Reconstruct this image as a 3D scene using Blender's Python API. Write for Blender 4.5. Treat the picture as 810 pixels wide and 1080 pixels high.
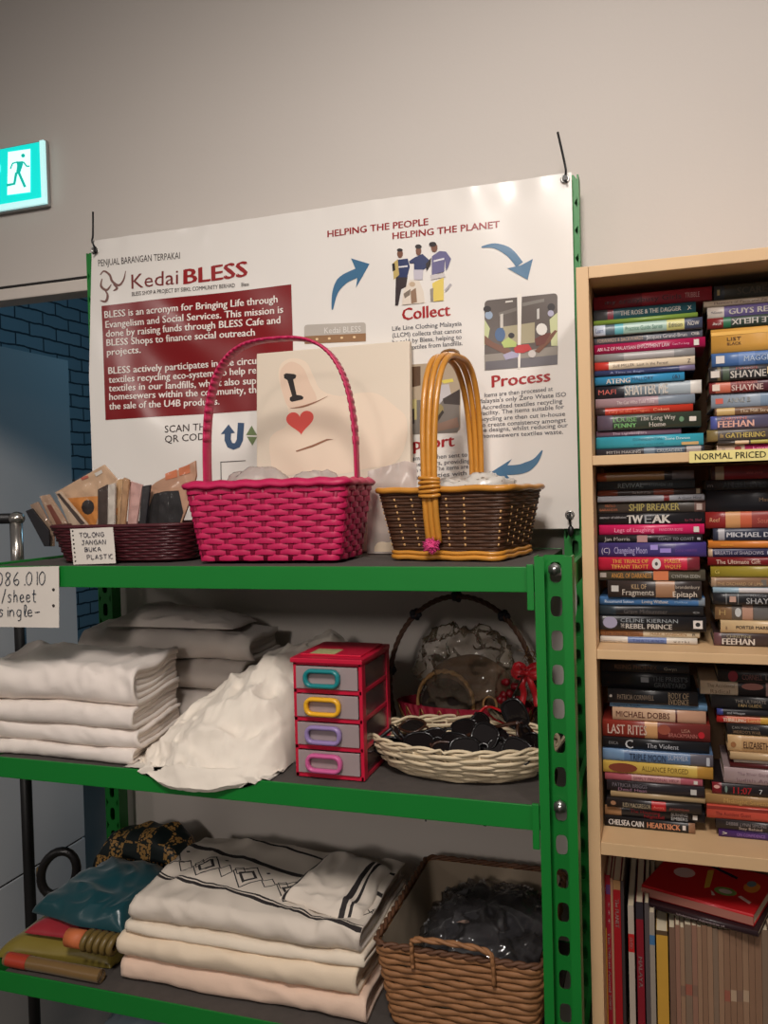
import bpy, bmesh, math, random
from mathutils import Vector, Matrix, noise
from mathutils.geometry import tessellate_polygon
random.seed(7)
for o in list(bpy.data.objects): bpy.data.objects.remove(o)
scene = bpy.context.scene
COL = scene.collection
# ------------------------------------------------------------------ camera
FPX, YAW, PITCH, ROLL = 879.15, 0.318782, -0.0230082, 0.0273385
CAM = Vector((0, 0, 1.5))
RM = Matrix.Rotation(YAW, 3, 'Z') @ Matrix.Rotation(PITCH, 3, 'X') @ Matrix.Rotation(ROLL, 3, 'Y')
cd = bpy.data.cameras.new('camera'); cam = bpy.data.objects.new('camera', cd); COL.objects.link(cam)
rx, fw, up = RM.col[0], RM.col[1], RM.col[2]
cam.matrix_world = Matrix(((rx[0], up[0], -fw[0], 0), (rx[1], up[1], -fw[1], 0), (rx[2], up[2], -fw[2], 1.5), (0, 0, 0, 1)))
cd.sensor_fit = 'VERTICAL'; cd.sensor_height = 24; cd.lens = FPX / 1080 * 24
cd.clip_start = 0.02; cd.clip_end = 60
scene.camera = cam
def P(px, py, X=None, Y=None, Z=None):
    d = RM @ Vector((px - 405, FPX, 540 - py))
    k = X / d.x if X is not None else (Y / d.y if Y is not None else (Z - 1.5) / d.z)
    return CAM + d * k
# ------------------------------------------------------------------ light
scene.view_settings.view_transform = 'Standard'; scene.view_settings.look = 'None'
scene.view_settings.exposure = 0.0; scene.view_settings.gamma = 1.0
scene.view_settings.use_curve_mapping = False
w = bpy.data.worlds.new('room_air'); scene.world = w; w.use_nodes = True
w.node_tree.nodes['Background'].inputs[0].default_value = (1.0, 0.91, 0.87, 1)
w.node_tree.nodes['Background'].inputs[1].default_value = 0.105
def area(name, loc, target, size, power, color, sizey=None):
    l = bpy.data.lights.new(name, 'AREA'); l.energy = power; l.color = color; l.size = size
    if sizey: l.shape = 'RECTANGLE'; l.size_y = sizey
    o = bpy.data.objects.new(name, l); COL.objects.link(o); o.location = loc
    o.rotation_euler = (Vector(target) - Vector(loc)).to_track_quat('-Z', 'Y').to_euler()
    return o
def spot(name, loc, target, power, color, half, blend, radius):
    l = bpy.data.lights.new(name, 'SPOT'); l.energy = power; l.color = color; l.spot_size = math.radians(2 * half); l.spot_blend = blend; l.shadow_soft_size = radius
    o = bpy.data.objects.new(name, l); COL.objects.link(o); o.location = loc
    o.rotation_euler = (Vector(target) - Vector(loc)).to_track_quat('-Z', 'Y').to_euler()
spot('track_lamp', (-0.15, -0.40, 2.92), (-0.72, 1.6, 1.10), 138, (1.0, 0.92, 0.855), 44, 1.0, .22)
spot('shop_lamp', (0.75, 0.05, 2.92), (0.22, 1.64, 1.92), 66, (1.0, 0.93, 0.885), 36, 1.0, .12)
spot('rear_row_lamp', (-0.3, -4.1, 2.85), (-0.95, 1.6, 0.70), 185, (1.0, 0.9, 0.83), 17, 1.0, .25)
area('side_row_lamp', (-3.86, -2.9, 2.85), (-1.0, 1.6, 1.6), 0.5, 10, (1.0, 0.9, 0.83))
area('back_room_lamp', (-1.0, 4.2, 2.7), (-2.6, 3.2, 1.5), 0.5, 8, (0.30, 0.68, 1.0))
# ------------------------------------------------------------------ materials
def lin(c):
    return tuple(((x / 255) / 12.92 if x / 255 <= 0.04045 else ((x / 255 + 0.055) / 1.055) ** 2.4) for x in c)
MATS = {}
def mat(name, rgb, rough=0.6, metal=0.0, var=0.12, scale=30, bump=0.0, bscale=120, spec=0.5, trans=0.0, alpha=1.0, coat=0.0, stretch=None, sheen=0.0):
    key = name
    if key in MATS: return MATS[key]
    m = bpy.data.materials.new(name); m.use_nodes = True; nt = m.node_tree
    b = nt.nodes['Principled BSDF']
    c = lin(rgb); b.inputs['Base Color'].default_value = (*c, 1)
    b.inputs['Roughness'].default_value = rough; b.inputs['Metallic'].default_value = metal
    b.inputs['Specular IOR Level'].default_value = spec
    if trans: b.inputs['Transmission Weight'].default_value = trans
    if alpha < 1: b.inputs['Alpha'].default_value = alpha
    if coat: b.inputs['Coat Weight'].default_value = coat; b.inputs['Coat Roughness'].default_value = 0.12
    if sheen: b.inputs['Sheen Weight'].default_value = sheen
    tc = nt.nodes.new('ShaderNodeTexCoord'); mp = nt.nodes.new('ShaderNodeMapping')
    nt.links.new(tc.outputs['Object'], mp.inputs[0])
    if stretch: mp.inputs['Scale'].default_value = stretch
    if var:
        n = nt.nodes.new('ShaderNodeTexNoise'); n.inputs['Scale'].default_value = scale; n.inputs['Detail'].default_value = 5
        r = nt.nodes.new('ShaderNodeMix'); r.data_type = 'RGBA'
        r.inputs[6].default_value = (*[x * (1 - var) for x in c], 1); r.inputs[7].default_value = (*[min(1, x * (1 + var)) for x in c], 1)
        nt.links.new(mp.outputs[0], n.inputs['Vector']); nt.links.new(n.outputs['Fac'], r.inputs[0]); nt.links.new(r.outputs[2], b.inputs['Base Color'])
    if bump:
        n2 = nt.nodes.new('ShaderNodeTexNoise'); n2.inputs['Scale'].default_value = bscale; n2.inputs['Detail'].default_value = 4
        bp = nt.nodes.new('ShaderNodeBump'); bp.inputs['Strength'].default_value = bump; bp.inputs['Distance'].default_value = 0.002
        nt.links.new(mp.outputs[0], n2.inputs['Vector']); nt.links.new(n2.outputs['Fac'], bp.inputs['Height']); nt.links.new(bp.outputs[0], b.inputs['Normal'])
    MATS[key] = m
    return m
def ink(rgb, rough=0.45):
    return mat('ink_%d_%d_%d' % tuple(rgb), rgb, rough, var=0)
def emis(name, rgb, s):
    m = bpy.data.materials.new(name); m.use_nodes = True; b = m.node_tree.nodes['Principled BSDF']
    b.inputs['Base Color'].default_value = (*lin(rgb), 1); b.inputs['Emission Color'].default_value = (*lin(rgb), 1); b.inputs['Emission Strength'].default_value = s
    return m
def film(name, rgb, fac=0.3, rough=0.12, gloss=.8):
    """thin clear plastic: mostly see-through, a little milky, mirror-like at glancing angles"""
    m = bpy.data.materials.new(name); m.use_nodes = True; nt = m.node_tree
    b = nt.nodes['Principled BSDF']; b.inputs['Base Color'].default_value = (*lin(rgb), 1); b.inputs['Roughness'].default_value = rough
    t = nt.nodes.new('ShaderNodeBsdfTransparent'); mx = nt.nodes.new('ShaderNodeMixShader'); mx.inputs[0].default_value = fac
    g = nt.nodes.new('ShaderNodeBsdfGlossy'); g.inputs['Roughness'].default_value = rough; fr = nt.nodes.new('ShaderNodeFresnel'); fr.inputs['IOR'].default_value = 1.5
    mu = nt.nodes.new('ShaderNodeMath'); mu.operation = 'MULTIPLY'; mu.inputs[1].default_value = gloss; m2 = nt.nodes.new('ShaderNodeMixShader')
    nt.links.new(t.outputs[0], mx.inputs[1]); nt.links.new(b.outputs[0], mx.inputs[2]); nt.links.new(fr.outputs[0], mu.inputs[0]); nt.links.new(mu.outputs[0], m2.inputs[0])
    nt.links.new(mx.outputs[0], m2.inputs[1]); nt.links.new(g.outputs[0], m2.inputs[2]); nt.links.new(m2.outputs[0], nt.nodes['Material Output'].inputs[0])
    return m
# ------------------------------------------------------------------ mesh helpers
ORG = {}
def props(o, label=None, cat=None, group=None, kind=None):
    if label: o['label'] = label
    if cat: o['category'] = cat
    if group: o['group'] = group
    if kind: o['kind'] = kind
    return o
def thing(name, label, cat, loc, group=None, rz=0.0):
    o = bpy.data.objects.new(name, None); COL.objects.link(o); o.location = loc; o.rotation_euler = (0, 0, rz)
    o.empty_display_size = 0.02
    ORG[o.name] = Vector(loc) if rz == 0 else None
    return props(o, label, cat, group)
class MB:
    def __init__(s): s.v = []; s.f = []; s.m = []; s.sm = []; s.uv = {}
    def add(s, vs, fs, mi=0, smooth=True):
        b = len(s.v); s.v += [Vector(p) for p in vs]
        for f in fs: s.f.append([i + b for i in f]); s.m.append(mi); s.sm.append(smooth)
        return b
    def box(s, x0, x1, y0, y1, z0, z1, mi=0):
        s.add([(x0, y0, z0), (x1, y0, z0), (x1, y1, z0), (x0, y1, z0), (x0, y0, z1), (x1, y0, z1), (x1, y1, z1), (x0, y1, z1)],
              [(0, 3, 2, 1), (4, 5, 6, 7), (0, 1, 5, 4), (1, 2, 6, 5), (2, 3, 7, 6), (3, 0, 4, 7)], mi, False)
    def grid(s, fn, nu, nv, mi=0, smooth=True, cu=False, flip=False):
        vs = [fn(i / nu, j / nv) for j in range(nv + 1) for i in range(nu if cu else nu + 1)]
        W = nu if cu else nu + 1; fs = []
        for j in range(nv):
            for i in range(nu):
                a = j * W + i; b = j * W + (i + 1) % W; q = (a, b, b + W, a + W)
                fs.append(q[::-1] if flip else q)
        if callable(mi):
            b0 = s.add(vs, [], 0)
            for k, f in enumerate(fs):
                s.f.append([q + b0 for q in f]); s.m.append(mi((k % nu + .5) / nu, (k // nu + .5) / nv)); s.sm.append(smooth)
        else: s.add(vs, fs, mi, smooth)
    def tube(s, pts, r, n=8, closed=False, mi=0, flat=None, caps=True, twist=0.0):
        pts = [Vector(p) for p in pts]; N = len(pts)
        rs = r if isinstance(r, (list, tuple)) else [r] * N
        T = []
        for i in range(N):
            a = pts[i - 1] if (i > 0 or closed) else pts[i]; b = pts[(i + 1) % N] if (i < N - 1 or closed) else pts[i]
            t = b - a; T.append(t.normalized() if t.length > 1e-9 else Vector((0, 0, 1)))
        ref = Vector(flat[2]) if flat else (Vector((0, 0, 1)) if abs(T[0].z) < .9 else Vector((1, 0, 0)))
        nrm = (ref - T[0] * ref.dot(T[0])).normalized(); vs = []
        for i in range(N):
            if flat and len(flat) > 3: nrm = Vector(flat[2])
            nrm = nrm - T[i] * nrm.dot(T[i])
            nrm = nrm.normalized() if nrm.length > 1e-6 else T[i].orthogonal().normalized()
            bn = T[i].cross(nrm)
            for k in range(n):
                a = 2 * math.pi * k / n + twist * i
                ca, sa = math.cos(a), math.sin(a)
                if flat:
                    e = lambda q: math.copysign(abs(q) ** .5, q)
                    vs.append(pts[i] + nrm * (e(ca) * flat[0] * rs[i]) + bn * (e(sa) * flat[1] * rs[i]))
                else: vs.append(pts[i] + (nrm * ca + bn * sa) * rs[i])
        fs = []
        for i in range(N if closed else N - 1):
            for k in range(n):
                a = i * n + k; b = i * n + (k + 1) % n; c = ((i + 1) % N) * n
                fs.append((a, b, c + (k + 1) % n, c + k))
        if not closed and caps: fs += [tuple(range(n))[::-1], tuple(range((N - 1) * n, N * n))]
        s.add(vs, fs, mi)
    def poly(s, pts, fn, mi=0, depth=None, maxlen=0):
        """flat outline (2D points) put through fn(a,b) -> 3D; with depth vector it becomes a solid"""
        if maxlen:
            T = [tuple(Vector(pts[i]) for i in t) for t in tessellate_polygon([[Vector((a, b, 0)) for a, b in pts]])]; done = []
            while T:
                t = T.pop(); e = [(t[(i + 1) % 3] - t[i]).length for i in range(3)]; i = e.index(max(e))
                if e[i] <= maxlen: done.append(t); continue
                p, q, r = t[i], t[(i + 1) % 3], t[(i + 2) % 3]; h = (p + q) / 2; T += [(p, h, r), (h, q, r)]
            for t in done: s.add([fn(*p) for p in t], [(0, 1, 2)], mi, False)
            return
        p3 = [Vector(fn(a, b)) for a, b in pts]; n = len(p3)
        tri = tessellate_polygon([[Vector((a, b, 0)) for a, b in pts]])
        if depth is None: s.add(p3, tri, mi, False); return
        d = Vector(depth); s.add(p3 + [q + d for q in p3], [t for t in tri] + [tuple(i + n for i in t[::-1]) for t in tri] + [(i, (i + 1) % n, n + (i + 1) % n, n + i) for i in range(n)], mi, False)
    def lathe(s, prof, c, n=24, mi=0, sx=1, sy=1):
        c = Vector(c); s.grid(lambda u, v: c + Vector((prof[round(v * (len(prof) - 1))][0] * math.cos(2 * math.pi * u) * sx, prof[round(v * (len(prof) - 1))][0] * math.sin(2 * math.pi * u) * sy, prof[round(v * (len(prof) - 1))][1])), n, len(prof) - 1, mi, True, True)
    def blob(s, c, r, n=14, amp=0, fr=10, seed=0, mi=0, ridge=False, pw=1.0):
        c = Vector(c)
        def fn(u, v):
            a = 2 * math.pi * u; b = math.pi * (v - .5)
            d = Vector((math.cos(b) * math.cos(a), math.cos(b) * math.sin(a), math.sin(b)))
            if pw != 1: d = Vector([math.copysign(abs(q) ** pw, q) for q in d])
            q = Vector((d.x * r[0], d.y * r[1], d.z * r[2]))
            k = noise.noise(q * fr + Vector((seed, seed * 2, 3)))
            k2 = noise.noise(q * fr * 2.3 + Vector((seed, 5, 3)))
            if ridge: k = .6 - 2 * abs(k); k2 = .5 - 2 * abs(k2)
            return c + q + d * amp * (k + .5 * k2)
        s.grid(fn, n * 2, n, mi, True, True)
    def map(s, fn): s.v = [Vector(fn(p)) for p in s.v]; return s
    def build(s, name, mats, parent=None, bevel=0, label=None, cat=None, group=None, kind=None, local=False, fixn=True):
        me = bpy.data.meshes.new(name); o = bpy.data.objects.new(name, me); COL.objects.link(o)
        if parent is not None:
            o.parent = parent; org = Vector((0, 0, 0)) if local else (ORG.get(parent.name) or Vector((0, 0, 0)))
            ORG[o.name] = org
        else:
            if local: org = Vector((0, 0, 0))
            else:
                xs = [p.x for p in s.v]; ys = [p.y for p in s.v]; zs = [p.z for p in s.v]
                org = Vector(((min(xs) + max(xs)) / 2, (min(ys) + max(ys)) / 2, min(zs)))
            o.location = org; ORG[o.name] = org
        me.from_pydata([p - org for p in s.v], [], s.f)
        for m in (mats if isinstance(mats, (list, tuple)) else [mats]): me.materials.append(m)
        me.polygons.foreach_set('material_index', s.m); me.polygons.foreach_set('use_smooth', s.sm)
        if s.uv:
            ul = me.uv_layers.new(name='UVMap')
            for l in me.loops: ul.data[l.index].uv = s.uv.get(l.vertex_index, (0, 0))
        if bevel or fixn:
            bm = bmesh.new(); bm.from_mesh(me)
            if fixn: bmesh.ops.recalc_face_normals(bm, faces=bm.faces)
            if bevel:
                es = [e for e in bm.edges if len(e.link_faces) == 2 and e.calc_face_angle(0) > .5]
                bmesh.ops.bevel(bm, geom=es, offset=bevel, segments=2, affect='EDGES', clamp_overlap=True, profile=.6)
            bm.to_mesh(me); bm.free()
        me.update()
        props(o, label, cat, group, kind)
        return o
TX = {}
def glyphs(txt, bold):
    k = (txt, bold)
    if k not in TX:
        c = bpy.data.curves.new('t', 'FONT'); c.body = txt; c.resolution_u = 2; c.offset = bold
        o = bpy.data.objects.new('t', c); COL.objects.link(o)
        bpy.context.view_layer.update()
        me = bpy.data.meshes.new_from_object(o.evaluated_get(bpy.context.evaluated_depsgraph_get()))
        TX[k] = ([(v.co.x, v.co.y) for v in me.vertices], [tuple(p.vertices) for p in me.polygons])
        bpy.data.objects.remove(o); bpy.data.curves.remove(c); bpy.data.meshes.remove(me)
    return TX[k]
def put_text(mb, txt, fn, x0, x1, z0, cap, mi=0, bold=0.0, flip=False, slant=0.0):
    """letters fill x0..x1, capitals are cap high from baseline z0; fn maps (x,z) to 3D"""
    vs, fs = glyphs(txt, 0.0)
    if not vs: return
    a = min(v[0] for v in vs); b = max(v[0] for v in vs); sx = (x1 - x0) / max(b - a, 1e-6); sz = cap / 0.70
    for sh in ((0,) if bold <= .001 else (-bold, bold)):
      out = []
      for x, y in vs:
        X = (x - a + sh) * sx + y * sz * slant; Z = y * sz + abs(sh) * sz * .3 * (1 if sh > 0 else -1)
        if flip: X = (x1 - x0) - X; Z = cap - Z
        out.append(fn(x0 + X, z0 + Z))
      mb.add(out, fs, mi, False)
def arc(c, r, a0, a1, n, ex=(1, 0, 0), ez=(0, 0, 1)):
    c, ex, ez = Vector(c), Vector(ex), Vector(ez)
    return [c + ex * (r[0] * math.cos(a0 + (a1 - a0) * i / n)) + ez * (r[1] * math.sin(a0 + (a1 - a0) * i / n)) for i in range(n + 1)]
def catmull(pts, n=6, closed=False):
    pts = [Vector(p) for p in pts]; out = []; N = len(pts)
    for i in range(N if closed else N - 1):
        g = (lambda k: pts[k % N]) if closed else (lambda k: pts[max(0, min(N - 1, k))])
        a, b, c, d = g(i - 1), g(i), g(i + 1), g(i + 2)
        for k in range(n):
            t = k / n
            out.append(.5 * ((2 * b) + (c - a) * t + (2 * a - 5 * b + 4 * c - d) * t * t + (3 * b - a - 3 * c + d) * t ** 3))
    if not closed: out.append(pts[-1])
    return out
def rrect(w, d, r):
    """closed rounded rectangle by arc length, u in 0..1, returns point, normal"""
    r = min(r, w / 2 - 1e-4, d / 2 - 1e-4); segs = []
    a, b = w - 2 * r, d - 2 * r; q = math.pi * r / 2
    L = [a, q, b, q, a, q, b, q]; tot = sum(L)
    def f(u):
        s = (u % 1.0) * tot; i = 0
        while i < 7 and s > L[i]: s -= L[i]; i += 1
        k = i // 2
        base = [(-a / 2, -d / 2), (w / 2, -b / 2), (a / 2, d / 2), (-w / 2, b / 2)][k]
        dr = [(1, 0), (0, 1), (-1, 0), (0, -1)][k]
        if i % 2 == 0: return Vector((base[0] + dr[0] * s, base[1] + dr[1] * s, 0)), Vector((dr[1], -dr[0], 0))
        cc = [(a / 2, -b / 2), (a / 2, b / 2), (-a / 2, b / 2), (-a / 2, -b / 2)][k]
        t = -math.pi / 2 + k * math.pi / 2 + s / r
        return Vector((cc[0] + r * math.cos(t), cc[1] + r * math.sin(t), 0)), Vector((math.cos(t), math.sin(t), 0))
    return f
def ellipse(w, d):
    def f(u):
        t = 2 * math.pi * u - math.pi / 2
        p = Vector((w / 2 * math.cos(t), d / 2 * math.sin(t), 0)); n = Vector((math.cos(t) / w, math.sin(t) / d, 0)).normalized()
        return p, n
    return f
def weave(mb, pt, rows, nst, H, amp, hw, th, mi=0, jit=0.0, n=6, sub=4, rnd=False):
    """horizontal strands that go over and under nst stakes; pt(u,t) -> point (z included), outward normal"""
    for r in range(rows):
        t = (r + .5) / rows; N = nst * sub; pts = []; nr = []
        for i in range(N):
            u = i / N; p, nn = pt(u, t)
            o = amp * math.cos(math.pi * (i / sub + r))
            p = p + nn * o + Vector((0, 0, jit * noise.noise(Vector((i * .21, r * 3.1, 7)))))
            pts.append(p); nr.append(nn)
        vs = []; fs = []
        for i in range(N):
            for k in range(n):
                a = 2 * math.pi * (k + .5) / n; ca, sa = math.cos(a), math.sin(a)
                if not rnd: ca = math.copysign(abs(ca) ** .6, ca); sa = math.copysign(abs(sa) ** .45, sa)
                vs.append(pts[i] + nr[i] * (ca * th) + Vector((0, 0, sa * hw)))
        for i in range(N):
            for k in range(n): fs.append((i * n + k, i * n + (k + 1) % n, ((i + 1) % N) * n + (k + 1) % n, ((i + 1) % N) * n + k))
        mb.add(vs, fs, mi)
def stakes(mb, pt, nst, w, th, mi=0, t0=0.0, t1=1.0, m=5, off=0.0):
    for i in range(nst):
        u = (i) / nst; pts = []; n0 = None
        for j in range(m + 1):
            p, nn = pt(u, t0 + (t1 - t0) * j / m); pts.append(p + nn * off); n0 = nn
        mb.tube(pts, 1.0, 6, mi=mi, flat=(th, w, n0, 1))
# ================================================================== the setting
WY = 1.64
wallm = mat('wall_paint', (208, 200, 192), .75, var=.03, scale=3, bump=.12, bscale=90)
def struct(mb, name, m, label=None, bevel=0, cat=None):
    return mb.build(name, m, None, bevel, label, cat or name.split('_')[0], None, 'structure')
JX, LT = -1.197, 2.018          # right jamb of the doorway, underside of the wall over it
b = MB()
b.box(JX, 1.6, WY, WY + .12, 0, 3.0); b.box(-2.7, JX, WY, WY + .045, LT, 3.0); b.box(-4.2, -2.7, WY, WY + .12, 0, 3.0)
struct(b, 'wall_back', wallm, 'warm grey painted wall behind the shelves')
b = MB(); b.box(-4.2, 1.6, -2.5, 7, -.05, 0)
struct(b, 'floor', mat('floor_tile', (120, 112, 104), .5, var=.08, scale=4), 'grey floor under the shelves')
trimm = mat('door_trim', (216, 206, 196), .5, var=.05)
b = MB(); b.box(-2.7, JX - .03, WY - .018, WY + .04, LT - .034, LT - .006)
b.box(JX - .05, JX - .004, WY + .004, WY + .12, 0, LT - .006); b.box(-2.74, -2.70, WY + .004, WY + .12, 0, LT)
struct(b, 'trim_1', trimm, 'grey frame around the doorway opening', .003)
b = MB(); b.box(-2.7, JX - .0, WY - .004, WY + .02, LT - .006, LT + .004)  # solid strip over the frame; the gap's shade is put into its dark colour
struct(b, 'trim_shade', mat('dark_gap', (32, 29, 28), .8), 'dark strip coloured as the shadow gap along the top of the doorway')
# back room seen through the doorway
def brick_mat():
    m = bpy.data.materials.new('painted_brick'); m.use_nodes = True; nt = m.node_tree; bs = nt.nodes['Principled BSDF']
    tc = nt.nodes.new('ShaderNodeTexCoord'); mp = nt.nodes.new('ShaderNodeMapping'); br = nt.nodes.new('ShaderNodeTexBrick')
    mp.inputs['Rotation'].default_value = (0, 0, 0)
    sp = nt.nodes.new('ShaderNodeSeparateXYZ'); cb = nt.nodes.new('ShaderNodeCombineXYZ'); nz = nt.nodes.new('ShaderNodeTexNoise'); nz.inputs['Scale'].default_value = 9
    nt.links.new(tc.outputs['Object'], sp.inputs[0]); nt.links.new(tc.outputs['Object'], nz.inputs['Vector'])
    ad = nt.nodes.new('ShaderNodeMath'); ad.operation = 'MULTIPLY_ADD'; ad.inputs[1].default_value = .022
    nt.links.new(nz.outputs['Fac'], ad.inputs[0]); nt.links.new(sp.outputs['Z'], ad.inputs[2])
    nt.links.new(sp.outputs['Y'], cb.inputs[0]); nt.links.new(ad.outputs[0], cb.inputs[1]); nt.links.new(cb.outputs[0], br.inputs['Vector'])
    br.inputs['Scale'].default_value = 1; br.inputs['Brick Width'].default_value = .23; br.inputs['Row Height'].default_value = .078
    br.inputs['Mortar Size'].default_value = .006; br.inputs['Mortar Smooth'].default_value = .3
    br.inputs['Color1'].default_value = (.42, .47, .50, 1); br.inputs['Color2'].default_value = (.36, .42, .45, 1); br.inputs['Mortar'].default_value = (.06, .07, .08, 1)
    nt.links.new(br.outputs['Color'], bs.inputs['Base Color']); bs.inputs['Roughness'].default_value = .7
    bp = nt.nodes.new('ShaderNodeBump'); bp.inputs['Strength'].default_value = .6; bp.inputs['Distance'].default_value = .01; bp.invert = True
    nt.links.new(br.outputs['Fac'], bp.inputs['Height']); nt.links.new(bp.outputs[0], bs.inputs['Normal'])
    return m
b = MB(); b.box(-3.62, -3.5, WY + .13, 7, 0, 3)
struct(b, 'wall_left', brick_mat(), 'painted brick wall of the dim blue back room')
b = MB(); b.box(-3.5, 1.6, 6.9, 7, 0, 3); struct(b, 'wall_far', mat('far_wall', (120, 125, 128), .8), 'far wall of the dim back room')
b = MB(); b.box(1.5, 1.6, WY + .12, 6.9, 0, 3); struct(b, 'wall_right', MATS['far_wall'], 'right wall of the back room')
b = MB(); b.box(-3.62, 1.6, WY + .045, 7, 3, 3.05); struct(b, 'ceiling', MATS['far_wall'], 'ceiling of the back room')
# pale partition just inside the doorway: two panels with a seam
PXX = -2.05
ytop = P(0, 365, X=PXX); yr = P(76, 500, X=PXX).y; seam = P(0, 937, X=PXX).z
t = thing('partition_panel', 'pale grey partition panel standing in the back room doorway', 'partition', (PXX, 2.3, 0))
pm = mat('panel_laminate', (216, 214, 212), .55, var=.03, scale=5)
b = MB(); b.box(PXX - .03, PXX, 1.85, yr, seam + .004, ytop.z); b.build('upper_panel', pm, t, .002)
b = MB(); b.box(PXX - .03, PXX, 1.85, yr, 0.0, seam - .004); b.build('lower_panel', pm, t, .002)
b = MB(); b.box(PXX - .028, PXX - .006, 1.86, yr - .01, seam - .006, seam + .006); b.build('joint_strip', MATS['dark_gap'], t)
# hairline mark on the wall
# ------------------------------------------------------------------ exit sign
sy = 1.622
z0, z1 = P(42, 212, Y=sy).z, P(42, 150, Y=sy).z; xr = P(48, 180, Y=sy).x; xl = xr - .36
t = thing('exit_sign', 'lit green emergency exit sign with a running figure on the wall', 'exit sign', ((xl + xr) / 2, WY - .002, z0))
b = MB(); b.box(xl, xr, sy + .004, WY - .002, z0 - .012, z1 + .006); b.build('housing', mat('sign_housing', (165, 162, 160), .5), t, .003)
b = MB(); b.box(xl + .004, xr - .0115, sy - .002, sy + .0035, z0 + .006, z1); b.build('face', emis('sign_green', (0, 200, 190), 1.0), t)
b = MB()
b.box(xl, xr, sy - .004, sy + .0035, z0 - .008, z0 + .0055); b.box(xr - .011, xr, sy - .004, sy + .0035, z0 + .0056, z1 + .002)
b.build('frame', emis('sign_frame', (190, 240, 240), .75), t)
fx = lambda px, py, d=.0: (P(px, py, Y=sy).x, sy - .003 - d, P(px, py, Y=sy).z)
def zx(u, v): return (u / 12.7, 140 + v / 12.7)
b = MB(); b.poly([zx(120, 265), zx(418, 222), zx(418, 800), zx(110, 840)], lambda a, c: fx(a, c))
b.poly([zx(-40, 420), zx(-5, 400), zx(12, 450), zx(12, 520), zx(-5, 565), zx(-40, 560)], lambda a, c: fx(a, c))
b.build('pictogram_panel', emis('sign_white', (215, 255, 250), 1.0), t)
b = MB(); k = lambda a, c: fx(a, c, .0008)
b.poly([zx(325 + 27 * math.cos(q * .524), 314 + 27 * math.sin(q * .524)) for q in range(12)], k)
b.poly([zx(235, 395), zx(330, 388), zx(322, 440), zx(282, 560), zx(230, 560), zx(245, 450)], lambda a, c: fx(a, c, .0009))
def limb(p, wd):
    out = []; 
    for sgn in (1, -1):
        r = []
        for i, q in enumerate(p):
            a = p[max(0, i - 1)]; c = p[min(len(p) - 1, i + 1)]; dx, dy = c[0] - a[0], c[1] - a[1]; L = math.hypot(dx, dy)
            r.append((q[0] - dy / L * wd * sgn, q[1] + dx / L * wd * sgn))
        out += r if sgn == 1 else r[::-1]
    return [zx(*q) for q in out]
for p, wd in (([(330, 400), (372, 455), (412, 455)], 11), ([(250, 398), (185, 418), (155, 490)], 10), ([(235, 540), (208, 690), (105, 712)], 18), ([(270, 545), (310, 640), (352, 735)], 18)):
    b.poly(limb(p, wd), k)
b.build('running_figure', emis('sign_figure', (0, 165, 150), .9), t)
# ================================================================== green shelving rack
grn = mat('green_powder_coat', (17, 122, 44), .42, var=.06, scale=14, bump=.03)
deck = mat('dark_deck_board', (78, 72, 68), .8, var=.2, scale=60, bump=.3)
steel = mat('bolt_steel', (190, 188, 184), .3, metal=.9, var=.05)
SX0, SX1, FY, BY = -1.205, -.118, 1.2, 1.605
Z1, Z2, Z3 = 1.388, 1.042, .647
Z4 = .25
rack = thing('shelving_rack', 'green slotted steel shelving rack holding baskets and linen', 'shelving rack', ((SX0 + SX1) / 2, 1.4, 0))
def slot_plate(mb, x0, x1, y0, y1, za, zb, pitch=.05, hw=.0085, hh=.015):
    """upright plate facing -Y with real oval slots"""
    n = max(1, int((zb - za) / pitch)); zc = za; cx = (x0 + x1) / 2
    for i in range(n):
        zt = za + (zb - za) * (i + 1) / n; c = (zc + zt) / 2; K = 16; o = []; q = []
        for k in range(K):
            a = 2 * math.pi * (k + .5) / K; ca, sa = math.cos(a), math.sin(a); m = max(abs(ca), abs(sa))
            o.append((cx + (x1 - x0) / 2 * ca / m, c + (zt - zc) / 2 * sa / m)); q.append((cx + hw * math.copysign(abs(ca) ** .6, ca), c + hh * math.copysign(abs(sa) ** .6, sa)))
        vs = [(a, y, z) for y in (y0, y1) for ring in (o, q) for a, z in ring]; fs = []
        for k in range(K):
            l = (k + 1) % K
            fs += [(k, l, K + l, K + k), (2 * K + l, 2 * K + k, 3 * K + k, 3 * K + l), (K + k, K + l, 3 * K + l, 3 * K + k)]
        mb.add(vs, fs, 0, False); zc = zt
def post(x0, x1, yf, za, zb, front):
    b = MB(); t = .003
    if front:   # channel opening to the front, slots in its web
        slot_plate(b, x0 + t, x1 - t, yf + .03, yf + .033, za, zb)
        for a, c in ((x0, x0 + t), (x1 - t, x1)): b.box(a, c, yf, yf + .036, za, zb)
        b.box(x0 + t, x0 + .014, yf, yf + t, za, zb); b.box(x1 - .013, x1 - t, yf, yf + t, za, zb)
    else:
        slot_plate(b, x0 + t, x1 - t, yf, yf + .003, za, zb, .05, .006, .014)
        for a, c in ((x0, x0 + t), (x1 - t, x1)): b.box(a, c, yf, yf + .032, za, zb)
        b.box(x0 + t, x1 - t, yf + .029, yf + .032, za, zb)  # added back plate, keeps the lit wall out so the slots stay dark
    return b.build('post', grn, rack, fixn=True)
post(SX1 - .053, SX1, FY - .004, 0, Z1 + .015, True)
post(SX0 - .046, SX0 + .007, FY - .004, 0, Z1 + .015, True)
post(SX1 - .050, SX1 - .010, BY - .035, 0, 2.07, False)
post(SX0 + .006, SX0 + .042, BY - .035, 0, 2.05, False)
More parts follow.
